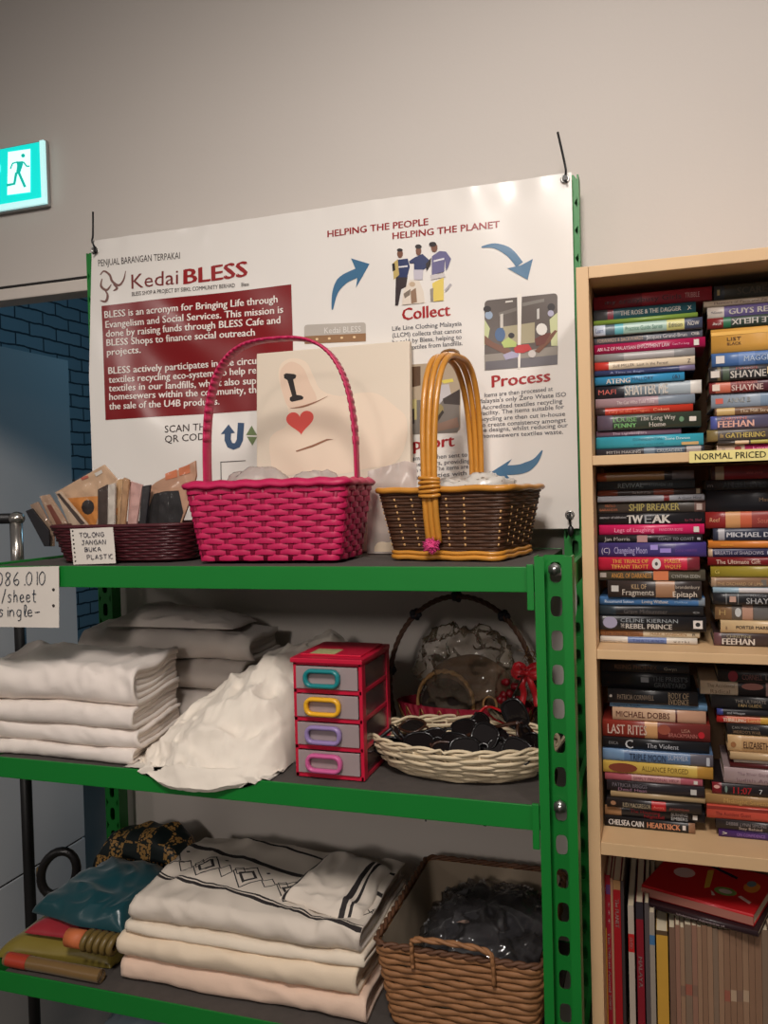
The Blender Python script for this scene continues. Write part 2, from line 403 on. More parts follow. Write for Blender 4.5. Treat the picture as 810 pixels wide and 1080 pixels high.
for Z in (Z1, Z2, Z3, Z4):
    xa, xb = SX0 + .054, SX1 - .054
    xa = SX0 + .008
    b = MB(); b.box(xa, xb, FY, FY + .003, Z - .037, Z); b.box(xa, xb, FY + .003, FY + .02, Z - .037, Z - .034)
    o = b.build('beam', grn, rack, .0012)
    for s, xx in ((1, xb), (-1, xa)):      # hook plate and bolt at each end
        c = MB(); c.box(xx - .010 if s > 0 else xx, xx if s > 0 else xx + .010, FY - .006, FY - .0005, Z - .062, Z + .004); c.build('hook_plate', grn, o, .001)
        c = MB(); cx = xx + s * .027
        c.tube([(cx, FY + .022, Z - .005), (cx, FY + .013, Z - .005)], .0095, 6); c.tube([(cx, FY + .0131, Z - .005), (cx, FY + .009, Z - .005)], .0055, 10); c.build('bolt', steel, o)
    xa = SX0 + .054
    b = MB(); b.box(xa, xb, BY - .034, BY - .031, Z - .037, Z); b.build('beam', grn, rack, .0012)
    for xx in (SX0 + .004, SX1 - .012):
        b = MB(); b.box(xx, xx + .008, FY + .033, BY - .036, Z - .037, Z - .001); b.build('side_rail', grn, rack, .0012)
    b = MB(); b.box(xa, xb, FY + .0035, BY - .036, Z - .012, Z - .0012); b.build('deck', deck, rack, label='dark deck board')
# ================================================================== bookcase
wood = mat('beech_laminate', (214, 178, 134), .5, var=.09, scale=6, stretch=(3, 3, .35), bump=.03)
BX0, BX1, BF, BB, PT = -.1145, .72, 1.32, 1.6, .0185
S = [1.548, 1.2485, .9475, .55]; BT = 1.838
case = thing('bookcase', 'pale wooden bookcase crammed with stacked books at right', 'bookcase', ((BX0 + BX1) / 2, BF, 0))
for xa, xb in ((BX0, BX0 + PT), (BX1 - PT, BX1)):
    b = MB(); b.box(xa, xb, BF, BB, 0, BT); b.build('side_panel', wood, case, .001)
b = MB(); b.box(BX0 + PT + .0003, BX1 - PT - .0003, BF, BB, BT - .0185, BT - .0002); b.build('top_panel', wood, case, .001)
for i, z in enumerate(S + [.06]):
    th = (.0145, .0145, .0195, .0185, .0185)[i]
    b = MB(); b.box(BX0 + PT + .0003, BX1 - PT - .0003, BF + .001, BB - .006, z - th, z); b.build('shelf', wood, case, .001)
b = MB(); b.box(BX0 + PT + .0003, BX1 - PT - .0003, BB - .0055, BB - .001, .06, BT - .019); b.build('back_panel', mat('back_panel', (120, 92, 66), .7), case)
# price label on the upper shelf edge
yl = BF - .0012; a = P(727, 490, Y=yl); c = P(812, 481, Y=yl)
lz0, lz1 = S[0] - .016, S[0] + .001
t = thing('shelf_label', 'yellow NORMAL PRICED label on the upper bookcase shelf edge', 'label', (a.x, yl, lz0))
b = MB(); b.box(a.x, a.x + .142, yl, BF + .0006, lz0, lz1); b.build('card', mat('label_yellow', (232, 216, 140), .6), t)
b = MB(); put_text(b, 'NORMAL PRICED', lambda x, z: (x, yl - .0004, z), P(733, 488, Y=yl).x, P(808, 488, Y=yl).x, lz0 + .0042, .0092, 0, .01)
b.build('lettering', ink((40, 34, 28)), t)
# ================================================================== banner hung on the rack's back posts
PY = 1.552
TL, TR, BR = P(97, 255, Y=PY), P(605, 180, Y=PY), P(607, 540, Y=PY)
PX0, PX1, PZ1, PZ0 = TL.x, (TR.x + BR.x) / 2 + .001, (TL.z + TR.z) / 2, BR.z - .03
def sag(x, z):
    u = (x - PX0) / (PX1 - PX0); v = (z - PZ0) / (PZ1 - PZ0)
    edge = math.exp(-((1 - v) / .05) ** 2) + .6 * math.exp(-(u / .06) ** 2)
    n = noise.noise(Vector((x * 2.6, z * 2.2, 1))) * .008 + noise.noise(Vector((x * 7 + z * 4, z * 6, 4))) * .0034
    n += noise.noise(Vector((x * 26, z * 12, 9))) * .0034 * edge
    n += .004 * math.sin((x * .8 + z) * 21) * math.exp(-(((u - .18) / .2) ** 2 + ((v - .5) / .4) ** 2))
    return n * min(1, 8 * u + .1) * min(1, 8 * (1 - u) + .1)
def bp(x, z, d=0.0): return (x, PY - d + sag(x, z), z)
def pb(px, py, d=.0008): q = P(px, py, Y=PY); return bp(q.x, q.z, d)
ban = thing('banner', 'white glossy vinyl banner with red text panel behind the baskets', 'banner', ((PX0 + PX1) / 2, PY, PZ0))
b = MB()
LX = lambda v: PX0 - .020 * min(1, (1 - v) * 2.2)
b.grid(lambda u, v: bp(LX(v) + (PX1 - LX(v)) * u, PZ0 + (PZ1 - PZ0) * v), 120, 70)
b.grid(lambda u, v: bp(LX(v) + (PX1 - LX(v)) * u, PZ0 + (PZ1 - PZ0) * v, -.0009), 120, 70, flip=True)
vin = mat('banner_vinyl', (236, 231, 224), .2, var=.02, scale=4, bump=.05, bscale=14, spec=.5)
b.build('sheet', vin, ban, fixn=False)
def printed(name, rgb, polys=(), rects=(), lines=(), d=.0008, rough=.32):
    """rects are pixel boxes gridded so that they follow the sheet; lines are text"""
    if len(lines) > 1 and d != .0017:
        for l in lines: printed(name, rgb, (), (), (l,), d, rough)
        return
    m = MB()
    for pl in polys: m.poly(pl, lambda a, c: pb(a, c, d))
    for (x0, y0, x1, y1) in rects:
        A, B = P(x0, y0, Y=PY), P(x1, y1, Y=PY)
        m.grid(lambda u, v: bp(A.x + (B.x - A.x) * u, B.z + (A.z - B.z) * v, d), 30, 20)
    for (txt, ax, ay, bx, by, cap, bold) in lines:
        A, B = P(ax, ay, Y=PY), P(bx, by, Y=PY); cp = abs(P(ax, ay - cap, Y=PY).z - A.z); sl = (B.z - A.z) / (B.x - A.x)
        put_text(m, txt, lambda x, z: bp(x, z + (x - A.x) * sl, d), A.x, B.x, A.z, cp, 0, bold)
    return m.build(name, ink(rgb, rough), ban, fixn=False)
A, B = P(106, 323, Y=PY), P(113, 443, Y=PY); C_ = P(302, 305, Y=PY)
m = MB(); xa = (A.x + B.x) / 2; xb = C_.x + .012
m.grid(lambda u, v: bp(xa + (xb - xa) * u, B.z + (A.z - B.z) * v, .0007), 40, 24); m.build('text_panel', mat('banner_red', (128, 22, 26), .2, var=.03, bump=.05, bscale=14), ban, fixn=False)
printed('panel_lettering', (240, 232, 224), lines=[
    ('BLESS is an acronym for Bringing Life through', 111, 335.5, 293, 319, 7.2, .022), ('Evangelism and Social Services. This mission is', 112, 346, 299, 330, 7.2, .022),
    ('done by raising funds through BLESS Cafe and', 112.5, 355.5, 296, 341, 7.2, .022), ('BLESS Shops to finance social outreach', 113, 365, 269, 354, 7.2, .022),
    ('projects.', 113.5, 375, 148, 372, 7.2, .022), ('BLESS actively participates in the circu', 115, 394.5, 271, 384, 7.2, .022),
    ('textiles recycling eco-system, to help re', 115.5, 404, 271, 394, 7.2, .022), ('textiles in our landfills, whilst also sup', 115.5, 413, 271, 405, 7.2, .022),
    ('homesewers within the community, th', 116, 422, 271, 414.5, 7.2, .022), ('the sale of the U4B products.', 116, 432, 231, 426.5, 7.2, .022)], d=.0016)
dk = (56, 44, 42)
printed('heading_lettering', dk, lines=[('PENJUAL BARANGAN TERPAKAI', 104, 281, 189, 272.5, 7, .0), ('BLESS SHOP A PROJECT BY SIBKL COMMUNITY BERHAD', 140, 312.5, 247, 302.5, 4.2, .008),
    ('Bless', 254, 302, 262, 301, 4, .01), ('SCAN THE', 175.4, 456.5, 222, 453, 7.5, .004), ('QR CODE', 175.6, 467, 222, 463.5, 7.5, .004)])
printed('shop_name_lettering', (120, 42, 40), lines=[('Kedai', 139.5, 305, 188, 299.5, 15.5, -.004)])
red = (150, 24, 28)
printed('title_lettering', red, lines=[('BLESS', 194, 299.5, 260, 291, 16, .03), ('HELPING THE PEOPLE', 346, 250.5, 452, 237.6, 7.0, .024), ('HELPING THE PLANET', 415, 253, 527, 240, 7.0, .024)])
printed('stage_lettering', (165, 28, 32), lines=[('Collect', 425, 338, 475, 333, 12.5, .03), ('Process', 519, 408.5, 580, 402, 12.5, .03), ('Support', 418, 476, 479, 470.5, 12.5, .03)])
L = []
for txt, ax, ay, bx, by in (('Life Line Clothing Malaysia', 414, 349, 487, 343.5), ('(LLCM) collects that cannot', 414, 356, 487, 351), ('be sold by Bless, helping to', 414, 363, 487, 357.5), ('divert textiles from landfills.', 414, 370, 488, 364),
    ('Items are then processed at', 511, 419, 583, 412), ("Malaysia's only Zero Waste ISO", 504, 425.5, 597, 418), ('Accredited textiles recycling', 508, 432, 593, 425), ('facility. The items suitable for', 507, 438, 595, 431),
    ('upcycling are then cut in-house', 503, 444.5, 596, 438.5), ('to create consistency amongst', 506, 450.5, 597, 445), ('the designs, whilst reducing our', 504, 456, 599, 450.5), ('homesewers textiles waste.', 509, 462, 594, 457.5),
    ('The items are then sent to', 418, 487, 493, 481.5), ('our homesewers, providing', 416, 493.5, 496, 488), ('them with work. The items are', 416, 500, 494, 494), ('sold by charities with', 418, 506.5, 492, 501)):
    L.append((txt, ax, ay, bx, by, 4.6, .012))
printed('body_lettering', (92, 92, 98), lines=L)
# blue arrows
def band(pts, ws):
    l, r = [], []
    for i, q in enumerate(pts):
        a = pts[max(0, i - 1)]; c = pts[min(len(pts) - 1, i + 1)]; dx, dy = c[0] - a[0], c[1] - a[1]; D = math.hypot(dx, dy)
        l.append((q[0] - dy / D * ws[i], q[1] + dx / D * ws[i])); r.append((q[0] + dy / D * ws[i], q[1] - dx / D * ws[i]))
    return l + r[::-1]
def cur(p, n=5): return [(v.x, v.y) for v in catmull([(a, c, 0) for a, c in p], n)]
blue = []
c1 = cur([(351, 327), (354, 309), (362, 296), (378, 288)]); blue.append(band(c1, [.6 + 4.2 * min(1, i / 9) for i in range(len(c1))])); blue.append([(371, 273), (390.5, 279), (376, 304), (378, 290)])
c1 = cur([(508, 261), (522, 259.5), (537, 266), (548, 279)]); blue.append(band(c1, [.6 + 3.8 * min(1, i / 9) for i in range(len(c1))])); blue.append([(535, 283), (549, 280), (562, 273), (556.5, 295)])
c1 = cur([(572, 475), (564, 487), (550, 494.5), (530, 496)]); blue.append(band(c1, [.5 + 4.6 * min(1, i / 8) for i in range(len(c1))])); blue.append([(540, 484), (531, 497), (541, 508), (518, 498)])
for q in (0, 2, 4): printed('flow_arrow', (66, 112, 146), polys=blue[q:q + 2], d=.001)
us = []
c1 = [(240.5, 455), (240.5, 464), (243, 469.5), (247, 471), (251, 469.5), (253.5, 464), (254.5, 446)]; us.append(band(c1, [3.4] * 7)); us.append([(233, 458), (241, 447.5), (248, 456.5)])
printed('upcycle_mark', (48, 76, 110), polys=us, d=.001)
printed('recycle_mark', (110, 128, 82), polys=[[(260, 459), (266, 449), (272, 459)], [(261, 460.5), (272, 461), (267, 470)]], d=.001)
lg = []
for p in ([(106, 290), (110, 286), (116, 290), (119, 297), (126, 301), (131, 295), (133, 286)], [(108, 294), (107, 302), (113, 306), (118, 300)], [(106, 317), (112, 318), (114, 311), (110, 305)], [(120, 300), (124, 304), (120, 307)]):
    c1 = cur(p); lg.append(band(c1, [.35 + .9 * math.sin(math.pi * i / (len(c1) - 1)) for i in range(len(c1))]))
printed('dove_logo', (122, 84, 76), polys=lg)
printed('box_outline', (70, 62, 60), polys=[[(233.5, 487), (260, 485.5), (260, 486.3), (234.2, 487.8)], [(233.5, 487), (234.3, 487), (235, 508), (234, 508)]])
# pictures printed on the banner (each one part, patches of colour)
def picture(name, patches):
    mb = MB(); ms = []
    for i, (rgb, pl) in enumerate(patches):
        q = ink(rgb, .32)
        if q not in ms: ms.append(q)
        mb.poly(pl, lambda a, c: pb(a, c, .0009 + i * .00006), ms.index(q), None, 9)
    mb.build(name, ms, ban, fixn=False)
def el(x, y, rx_, ry_, n=12): return [(x + rx_ * math.cos(2 * math.pi * i / n), y + ry_ * math.sin(2 * math.pi * i / n)) for i in range(n)]
def rr(x0, y0, x1, y1, sk, r=4):    # rounded picture outline, right side shifted by sk
    o = []
    for cx, cy, a0 in ((x1 - r, y0 + r, -90), (x1 - r, y1 - r, 0), (x0 + r, y1 - r, 90), (x0 + r, y0 + r, 180)):
        for k in range(4):
            a = math.radians(a0 + k * 30); X = cx + r * math.cos(a); o.append((X, cy + r * math.sin(a) + sk * (X - x0) / (x1 - x0)))
    return o
Z8 = lambda l: [(400 + u / 8.1, 250 + v / 8.1) for u, v in l]
sk_, na, nb, ye, hs = (120, 78, 58), (44, 56, 98), (104, 100, 140), (196, 172, 104), (40, 32, 32)
picture('team_photo', [
    ((58, 48, 50), Z8([(150, 340), (250, 340), (235, 430), (195, 450), (165, 590), (140, 590)])), (na, Z8([(165, 200), (250, 190), (268, 260), (245, 350), (170, 350)])),
    (ye, Z8([(125, 230), (165, 195), (178, 330), (130, 370)])), (hs, Z8([(118, 235), (140, 230), (145, 290), (122, 300)])), (sk_, Z8(el(185, 150, 25, 36))), (hs, Z8(el(183, 118, 25, 14))),
    ((225, 222, 225), Z8([(172, 258), (250, 248), (250, 262), (172, 270)])),
    ((196, 190, 200), Z8([(300, 285), (385, 280), (375, 370), (305, 370)])), (na, Z8([(310, 180), (375, 150), (430, 200), (440, 240), (385, 285), (305, 285), (305, 230), (265, 230), (262, 212)])), (sk_, Z8(el(342, 125, 24, 38))), (hs, Z8(el(340, 88, 28, 20))),
    ((205, 198, 196), Z8([(440, 330), (560, 310), (570, 345), (450, 370)])), (nb, Z8([(455, 170), (520, 125), (575, 130), (618, 190), (590, 270), (575, 290), (565, 190), (560, 300), (455, 330)])), (hs, Z8([(405, 235), (450, 180), (445, 240), (410, 300)])),
    (sk_, Z8(el(475, 95, 28, 40))), (hs, Z8(el(462, 68, 32, 22))), ((222, 220, 224), Z8([(470, 205), (560, 183), (560, 198), (470, 220)])),
    ((228, 216, 200), Z8([(200, 585), (215, 470), (270, 370), (350, 380), (385, 470), (395, 565)])), ((150, 120, 96), Z8([(275, 470), (320, 440), (330, 560), (280, 575)])), ((130, 118, 104), Z8([(215, 490), (275, 450), (270, 500), (225, 530)])), ((200, 176, 148), Z8(el(290, 410, 26, 22))),
    ((228, 202, 96), Z8([(460, 400), (555, 350), (555, 545), (470, 555)])), ((150, 140, 130), Z8([(440, 450), (470, 440), (465, 555), (445, 555)])), ((176, 172, 176), Z8([(565, 455), (610, 400), (625, 410), (570, 475)]))])
Z5 = lambda l: [(500 + u / 5.4, 300 + v / 5.4) for u, v in l]
picture('sorting_photo', [
    ((96, 86, 80), rr(511, 317, 588, 391, -8)), ((148, 140, 130), Z5([(58, 400), (250, 380), (478, 350), (475, 455), (60, 490)])), ((108, 104, 108), Z5([(65, 440), (475, 400), (475, 455), (65, 488)])),
    ((120, 112, 104), Z5([(140, 160), (240, 130), (240, 150), (140, 180)])), ((128, 122, 114), Z5([(275, 105), (400, 80), (400, 98), (275, 125)])), ((205, 198, 188), Z5([(148, 170), (165, 165), (165, 245), (148, 250)])), ((200, 196, 190), Z5([(358, 140), (372, 136), (372, 195), (358, 198)])),
    ((220, 214, 205), Z5([(178, 95), (220, 90), (220, 98), (178, 104)])), ((170, 160, 130), Z5([(165, 240), (345, 215), (345, 330), (165, 350)])), ((236, 230, 220), Z5([(245, 55), (272, 52), (262, 480), (250, 480)])),
    ((196, 202, 150), Z5([(60, 200), (90, 250), (75, 340), (58, 345)])), (sk_, Z5([(60, 290), (110, 330), (200, 365), (220, 395), (170, 395), (60, 340)])), ((70, 100, 140), Z5(el(148, 285, 30, 40))), ((150, 168, 190), Z5(el(84, 175, 22, 24))), (hs, Z5(el(75, 140, 22, 18))),
    ((180, 196, 110), Z5([(155, 330), (195, 300), (240, 330), (240, 355), (170, 360)])), (hs, Z5(el(212, 290, 18, 16))), ((200, 204, 156), Z5([(430, 200), (475, 160), (475, 350), (440, 350)])), (sk_, Z5([(475, 265), (430, 330), (370, 390), (345, 380), (410, 310), (460, 260)])), ((110, 60, 50), Z5([(345, 310), (400, 280), (440, 275), (400, 340), (355, 350)])),
    ((228, 224, 216), Z5(el(385, 255, 32, 34))), (hs, Z5(el(440, 130, 22, 22))), ((180, 176, 196), Z5(el(437, 165, 18, 18))), ((190, 52, 52), Z5([(225, 365), (250, 345), (310, 340), (330, 370), (280, 390), (235, 390)])), ((170, 164, 190), Z5([(165, 400), (215, 380), (255, 395), (250, 415), (180, 430)])), ((205, 196, 190), Z5(el(330, 395, 22, 22)))])
Z7 = lambda l: [(420 + u / 7.71, 370 + v / 7.71) for u, v in l]
picture('craft_photo', [
    ((178, 160, 136), rr(424, 385, 485.5, 459, -4)), ((120, 112, 104), Z7([(60, 400), (300, 400), (495, 340), (500, 620), (480, 665), (70, 680)])), ((92, 66, 46), Z7([(90, 130), (180, 125), (180, 280), (95, 300)])), ((196, 190, 190), Z7([(300, 280), (410, 270), (430, 360), (370, 390), (330, 440), (295, 440)])),
    ((222, 206, 96), Z7([(340, 240), (440, 225), (450, 250), (370, 265)])), ((64, 54, 50), Z7([(360, 390), (500, 310), (500, 440), (370, 430)])), ((190, 176, 120), Z7([(90, 400), (150, 390), (150, 560), (85, 560)])), ((54, 44, 44), Z7([(80, 480), (130, 470), (130, 590), (75, 620)])),
    ((150, 132, 84), Z7(el(330, 480, 40, 50))), ((60, 50, 44), Z7([(300, 560), (360, 480), (372, 500), (320, 580)])), ((140, 112, 96), Z7([(300, 600), (480, 540), (495, 620), (300, 660)]))])
picture('shopfront_photo', [
    ((186, 178, 168), rr(321.5, 343, 386, 363, -3, 3)), ((150, 112, 78), [(322, 355), (386, 351.5), (386, 360), (322, 363)]), ((235, 205, 160), el(335, 358, 1.5, 1.2)), ((235, 205, 160), el(348, 357.3, 1.5, 1.2)), ((235, 205, 160), el(361, 356.4, 1.5, 1.2)), ((235, 205, 160), el(374, 355.7, 1.5, 1.2))])
printed('shopfront_lettering', (226, 222, 216), lines=[('Kedai BLESS', 343, 352, 381, 350, 6.2, .0)], d=.0014)
# eyelets
ey = MB()
for px, py in ((100, 264), (596, 189), (601, 543)):
    c = Vector(pb(px, py, .0015)); ey.tube([c + Vector((.0065 * math.cos(2 * math.pi * i / 16), 0, .0065 * math.sin(2 * math.pi * i / 16))) for i in range(16)], .0022, 8, True)
    ey.build('eyelet', steel, ban); ey = MB()
black = mat('black_plastic', (18, 17, 18), .4, var=.05)
for pts, lb in (([(99, 268), (101, 264), (98.5, 256), (98, 248), (95, 222)], 'black cable tie poking up from the left banner corner'), ([(598, 193), (596, 188), (597, 180), (594, 165), (587.5, 137)], 'black cable tie poking up from the upper right banner corner'), ([(601, 540), (600.5, 545), (601.5, 552), (602, 560)], 'short black cable tie at the lower right banner corner')):
    q = [Vector(P(a, c, Y=PY - .006)) for a, c in pts]
    for i in range(len(q)): q[i].y += (-.004, .004, -.004, 0, .01)[i] if len(q) == 5 else (0, -.002, -.001, 0)[i]
    b = MB(); b.tube(catmull(q, 4), 1, 6, flat=(.0012, .0021, (0, 1, 0)))
    h = q[1]; b.box(h.x - .0035, h.x + .0035, h.y - .008, h.y - .003, h.z - .004, h.z + .004)
    if len(q) == 4: b.blob((q[3].x, q[3].y, q[3].z), (.006, .004, .010), 8)
    b.build('cable_tie', black, None, 0, lb, 'cable tie', 'cable ties holding the banner')
# ================================================================== books
SPY = 1.385
paper = mat('book_paper', (214, 200, 172), .85, var=.14, scale=8, stretch=(1, 1, 60))
W_, K_ = (212, 204, 194), (26, 24, 26)
INX = BX0 + PT + .002
def cover_mat(rgb): return mat('cover_%d_%d_%d' % tuple(rgb), rgb, .34, var=.10, scale=26)
def make_book(L, T, D, rgb, segs, texts, name, label, cat, group, loc, rz, hard=False):
    root = bpy.data.objects.new(name, None); COL.objects.link(root); root.location = loc; root.rotation_euler = (0, 0, rz); root.empty_display_size = .02
    props(root, label, cat, group); ORG[root.name] = Vector((0, 0, 0))
    c = min(.0011 if not hard else .002, T * .2); bl = min(.0012, T * .1)
    mats = [cover_mat(rgb)]; cuts = {0.0, 1.0}
    for s in segs: cuts |= {s[0], s[1]}
    cuts = sorted(cuts)
    prof = [(D, 0), (.0012, 0), (0, c * .8), (-bl, T * .3), (-bl * 1.15, T * .5), (-bl, T * .7), (0, T - c * .8), (.0012, T), (D, T), (D, T - c), (c, T - c), (c, c), (D, c)]
    n = len(prof); b = MB(); vs = [(-L / 2 + f * L, y, z) for f in cuts for y, z in prof]; b.add(vs, [])
    for i in range(len(cuts) - 1):
        mi = 0; md = (cuts[i] + cuts[i + 1]) / 2
        for s in segs:
            if s[0] <= md <= s[1]:
                q = cover_mat(s[2])
                if q not in mats: mats.append(q)
                mi = mats.index(q)
        for k in range(n):
            b.f.append([i * n + k, i * n + (k + 1) % n, (i + 1) * n + (k + 1) % n, (i + 1) * n + k]); b.m.append(mi if k in (1, 2, 3, 4, 5, 6) else 0); b.sm.append(k in (2, 3, 4, 5))
    tri = tessellate_polygon([[Vector((y, z, 0)) for y, z in prof]])
    for e in (0, len(cuts) - 1):
        for q in tri: b.f.append([e * n + w_ for w_ in q]); b.m.append(0); b.sm.append(False)
    b.build('cover', mats, root, local=True)
    b = MB(); b.box(-L / 2 + .0015, L / 2 - .0015, c + .0002, D - .0015, c + .0001, T - c - .0001); b.build('page_block', paper, root, local=True)
    for i, tx in enumerate(texts):
        b = MB(); s, f0, f1, g0, g1, col = tx[:6]; x0, x1 = -L / 2 + f0 * L, -L / 2 + f1 * L
        if s == '#':       # a plain printed patch
            b.poly([(x0, g0 * T), (x1, g0 * T), (x1, g1 * T), (x0, g1 * T)], lambda x, z: (x, -bl * 1.15 - .0003 - .00003 * i, z))
        elif s == 'o':
            b.poly([((x0 + x1) / 2 + (x1 - x0) / 2 * math.cos(k * .4488), (g0 + g1) / 2 * T + (g1 - g0) * T / 2 * math.sin(k * .4488)) for k in range(14)], lambda x, z: (x, -bl * 1.15 - .0004 - .00003 * i, z))
        else: put_text(b, s, lambda x, z: (x, -bl * 1.15 - .0008, z), x0, x1, g0 * T, (g1 - g0) * T, 0, tx[6] if len(tx) > 6 else .0, len(tx) > 7)
        b.build('spine_mark' if s in '#o' else 'spine_lettering', ink(col), root, local=True, fixn=False)
    return root
ORD = 'topmost second third fourth fifth sixth seventh eighth ninth tenth eleventh twelfth thirteenth fourteenth fifteenth sixteenth seventeenth'.split()
def stack(rows, zs, where, group, seed):
    rnd = random.Random(seed); z = zs; n = len(rows)
    for i in range(n - 1, -1, -1):
        x0, x1, yt, yb, desc, rgb, segs, tx = rows[i]
        nxt = rows[i + 1][2] if i + 1 < n else yb
        T = max(.005, (nxt if i + 1 < n else yb) * 0 + (P(x0, yt, Y=SPY).z - P(x0, nxt, Y=SPY).z)) - .0003
        sy_ = SPY + rnd.uniform(-.004, .006)
        X0, X1 = max(P(x0, (yt + yb) / 2, Y=sy_).x, INX), P(x1, (yt + yb) / 2, Y=sy_).x
        tl = X1 - X0; rz = rnd.uniform(-.012, .012)
        if X0 < INX + .004 or abs(tl * rz) > .02: rz = abs(rz) * .2
        pos = ('%s from top of %s' % (ORD[i], where)) if 0 < i < n - 1 else (('topmost of %s' if i == 0 else 'at the bottom of %s') % where)
        lab = '%s, %s' % (desc, pos)
        make_book(tl, T, rnd.uniform(.105, .13), rgb, segs, tx, 'paperback_book', lab, 'book', group, ((X0 + X1) / 2, sy_, z), rz)
        z += T + .0003
    return z
G = [('l', 'upper'), ('r', 'upper')]
P0 = lambda s, f0, f1, c=W_, g0=.3, g1=.68, bd=.0: (s, f0, f1, g0, g1, c, bd)
gold, org, pinkc = (205, 170, 92), (226, 140, 80), (214, 60, 110)
UL = [
 (623, 751, 313, 326, 'crimson paperback', (176, 52, 66), [(.0, .42, (140, 40, 56))], [P0('my crazybusy Girls', .1, .75, (62, 22, 32)), P0('TRIBBLE', .78, .9, (236, 180, 180))]),
 (624, 734, 327, 338.5, 'teal paperback with white title', (46, 92, 104), [(.0, .14, (74, 74, 78)), (.14, .2, (150, 66, 80))], [P0('THE ROSE & THE DAGGER', .27, .86, W_, .3, .7, .02), P0('X', .92, .96)]),
 (622, 736, 338.9, 343.7, 'thin lime green paperback', (122, 150, 62), [], []),
 (619.5, 741, 344, 355, 'pale multicoloured paperback', (160, 186, 172), [(0, .11, (190, 200, 214)), (.11, .2, (84, 100, 110)), (.2, .28, (96, 168, 176)), (.68, .84, (196, 190, 120)), (.84, 1, (66, 72, 92))], [P0('Learn', .02, .09, (50, 70, 120)), P0('Practice Guide Series', .3, .64, (70, 120, 100)), P0('Edition', .7, .82, (60, 60, 60)), P0('NOW', .87, .97)]),
 (621.5, 741, 355.5, 363.7, 'grey paperback with tan title', (96, 98, 108), [], [P0('FORWARDS & BACKWARDS', .03, .46, (186, 160, 136), .25, .72), P0('Jacques Grand-Brun', .49, .86, (206, 200, 200), .25, .72), P0('OIB', .9, .97)]),
 (622, 744, 364, 374, 'magenta paperback with white title', (164, 24, 74), [], [P0('AN A-Z OF MALAYSIAN EMPLOYMENT LAW', .03, .69, (236, 206, 214), .3, .66, .015), P0('Gan Pui Ling', .71, .86, (226, 150, 176), .38, .6), ('#', .9, .945, .2, .8, W_)]),
 (622, 733, 374.4, 382.5, 'silver grey paperback', (136, 134, 134), [(.3, .8, (164, 158, 156))], []),
 (623.5, 733, 382.9, 391.6, 'cream paperback with red end', (220, 202, 176), [(0, .145, (188, 54, 46))], [P0('SUE MILLER  Lost in the Forest', .19, .74, (96, 84, 74), .3, .62), P0('Z', .93, .96, (70, 60, 56))]),
 (627, 733, 391.8, 397, 'thin navy paperback', (54, 64, 104), [(.85, 1, (120, 110, 140))], [P0('A Time to Begin', .16, .5, (150, 160, 200))]),
 (623.5, 722, 397.5, 406.5, 'bright blue paperback', (56, 140, 184), [], [P0('ATENG', .13, .4, W_, .12, .66, .03), P0('MALLORY', .42, .66, (24, 62, 92)), P0('(&)', .87, .95, (24, 62, 92))]),
 (623.5, 740, 407, 420.4, 'black and silver paperback with large lettering', (36, 36, 44), [(.28, .62, (110, 122, 130)), (.62, .9, (156, 166, 172)), (.9, 1, (214, 208, 200))], [P0('MAFI', .03, .2, (186, 84, 72)), P0('SHATTER ME', .29, .69, W_, .16, .88, .03)]),
 (622, 733, 421, 430.5, 'pink and grey paperback', (166, 138, 144), [(.64, 1, (124, 134, 146))], [P0('The Cat Who Told Tales', .22, .6, (214, 196, 196))]),
 (627, 731, 431, 438.6, 'red paperback with dark end', (186, 54, 36), [(0, .1, (60, 44, 44))], [P0('Fury of the Dragon', .14, .56, (230, 120, 84)), P0('Coben', .6, .76, (240, 160, 120))]),
 (630, 739.5, 439, 454.6, 'dark green paperback with pale title', (52, 60, 50), [(.0, .15, (88, 76, 92))], [P0('LOUISE', .16, .39, (126, 176, 116), .52, .82, .02), P0('PENNY', .17, .385, (126, 190, 116), .14, .42, .02), P0('The Long Way', .42, .76, W_, .54, .84, .012), P0('Home', .51, .665, W_, .12, .42, .012), ('o', .795, .84, .35, .7, (92, 130, 96)), ('#', .89, .955, .36, .66, W_)]),
 (625.5, 718.5, 455, 461.3, 'mauve grey paperback', (112, 86, 104), [], [P0('The Lightkeepers', .2, .6, (196, 176, 190))]),
 (623.5, 742, 461.6, 473, 'glossy turquoise paperback', (54, 152, 172), [], [P0('CONFIDENTIAL', .35, .63, (26, 90, 110), .58, .8), P0('A NEW WAY HOME', .36, .64, (34, 116, 134), .2, .36), P0('Stone Dawson', .65, .88, (200, 226, 230), .55, .78), ('#', .8, .955, .08, .32, (184, 150, 96))]),
 (627, 743, 474, 482, 'black and blue paperback', (46, 46, 54), [(.45, .55, (96, 112, 128)), (.55, .82, (52, 72, 92)), (.84, .97, (150, 140, 136))], [P0('MYTH MAKING', .1, .42, (170, 166, 164)), P0('CRUSADERS', .57, .8, (170, 176, 180))])]
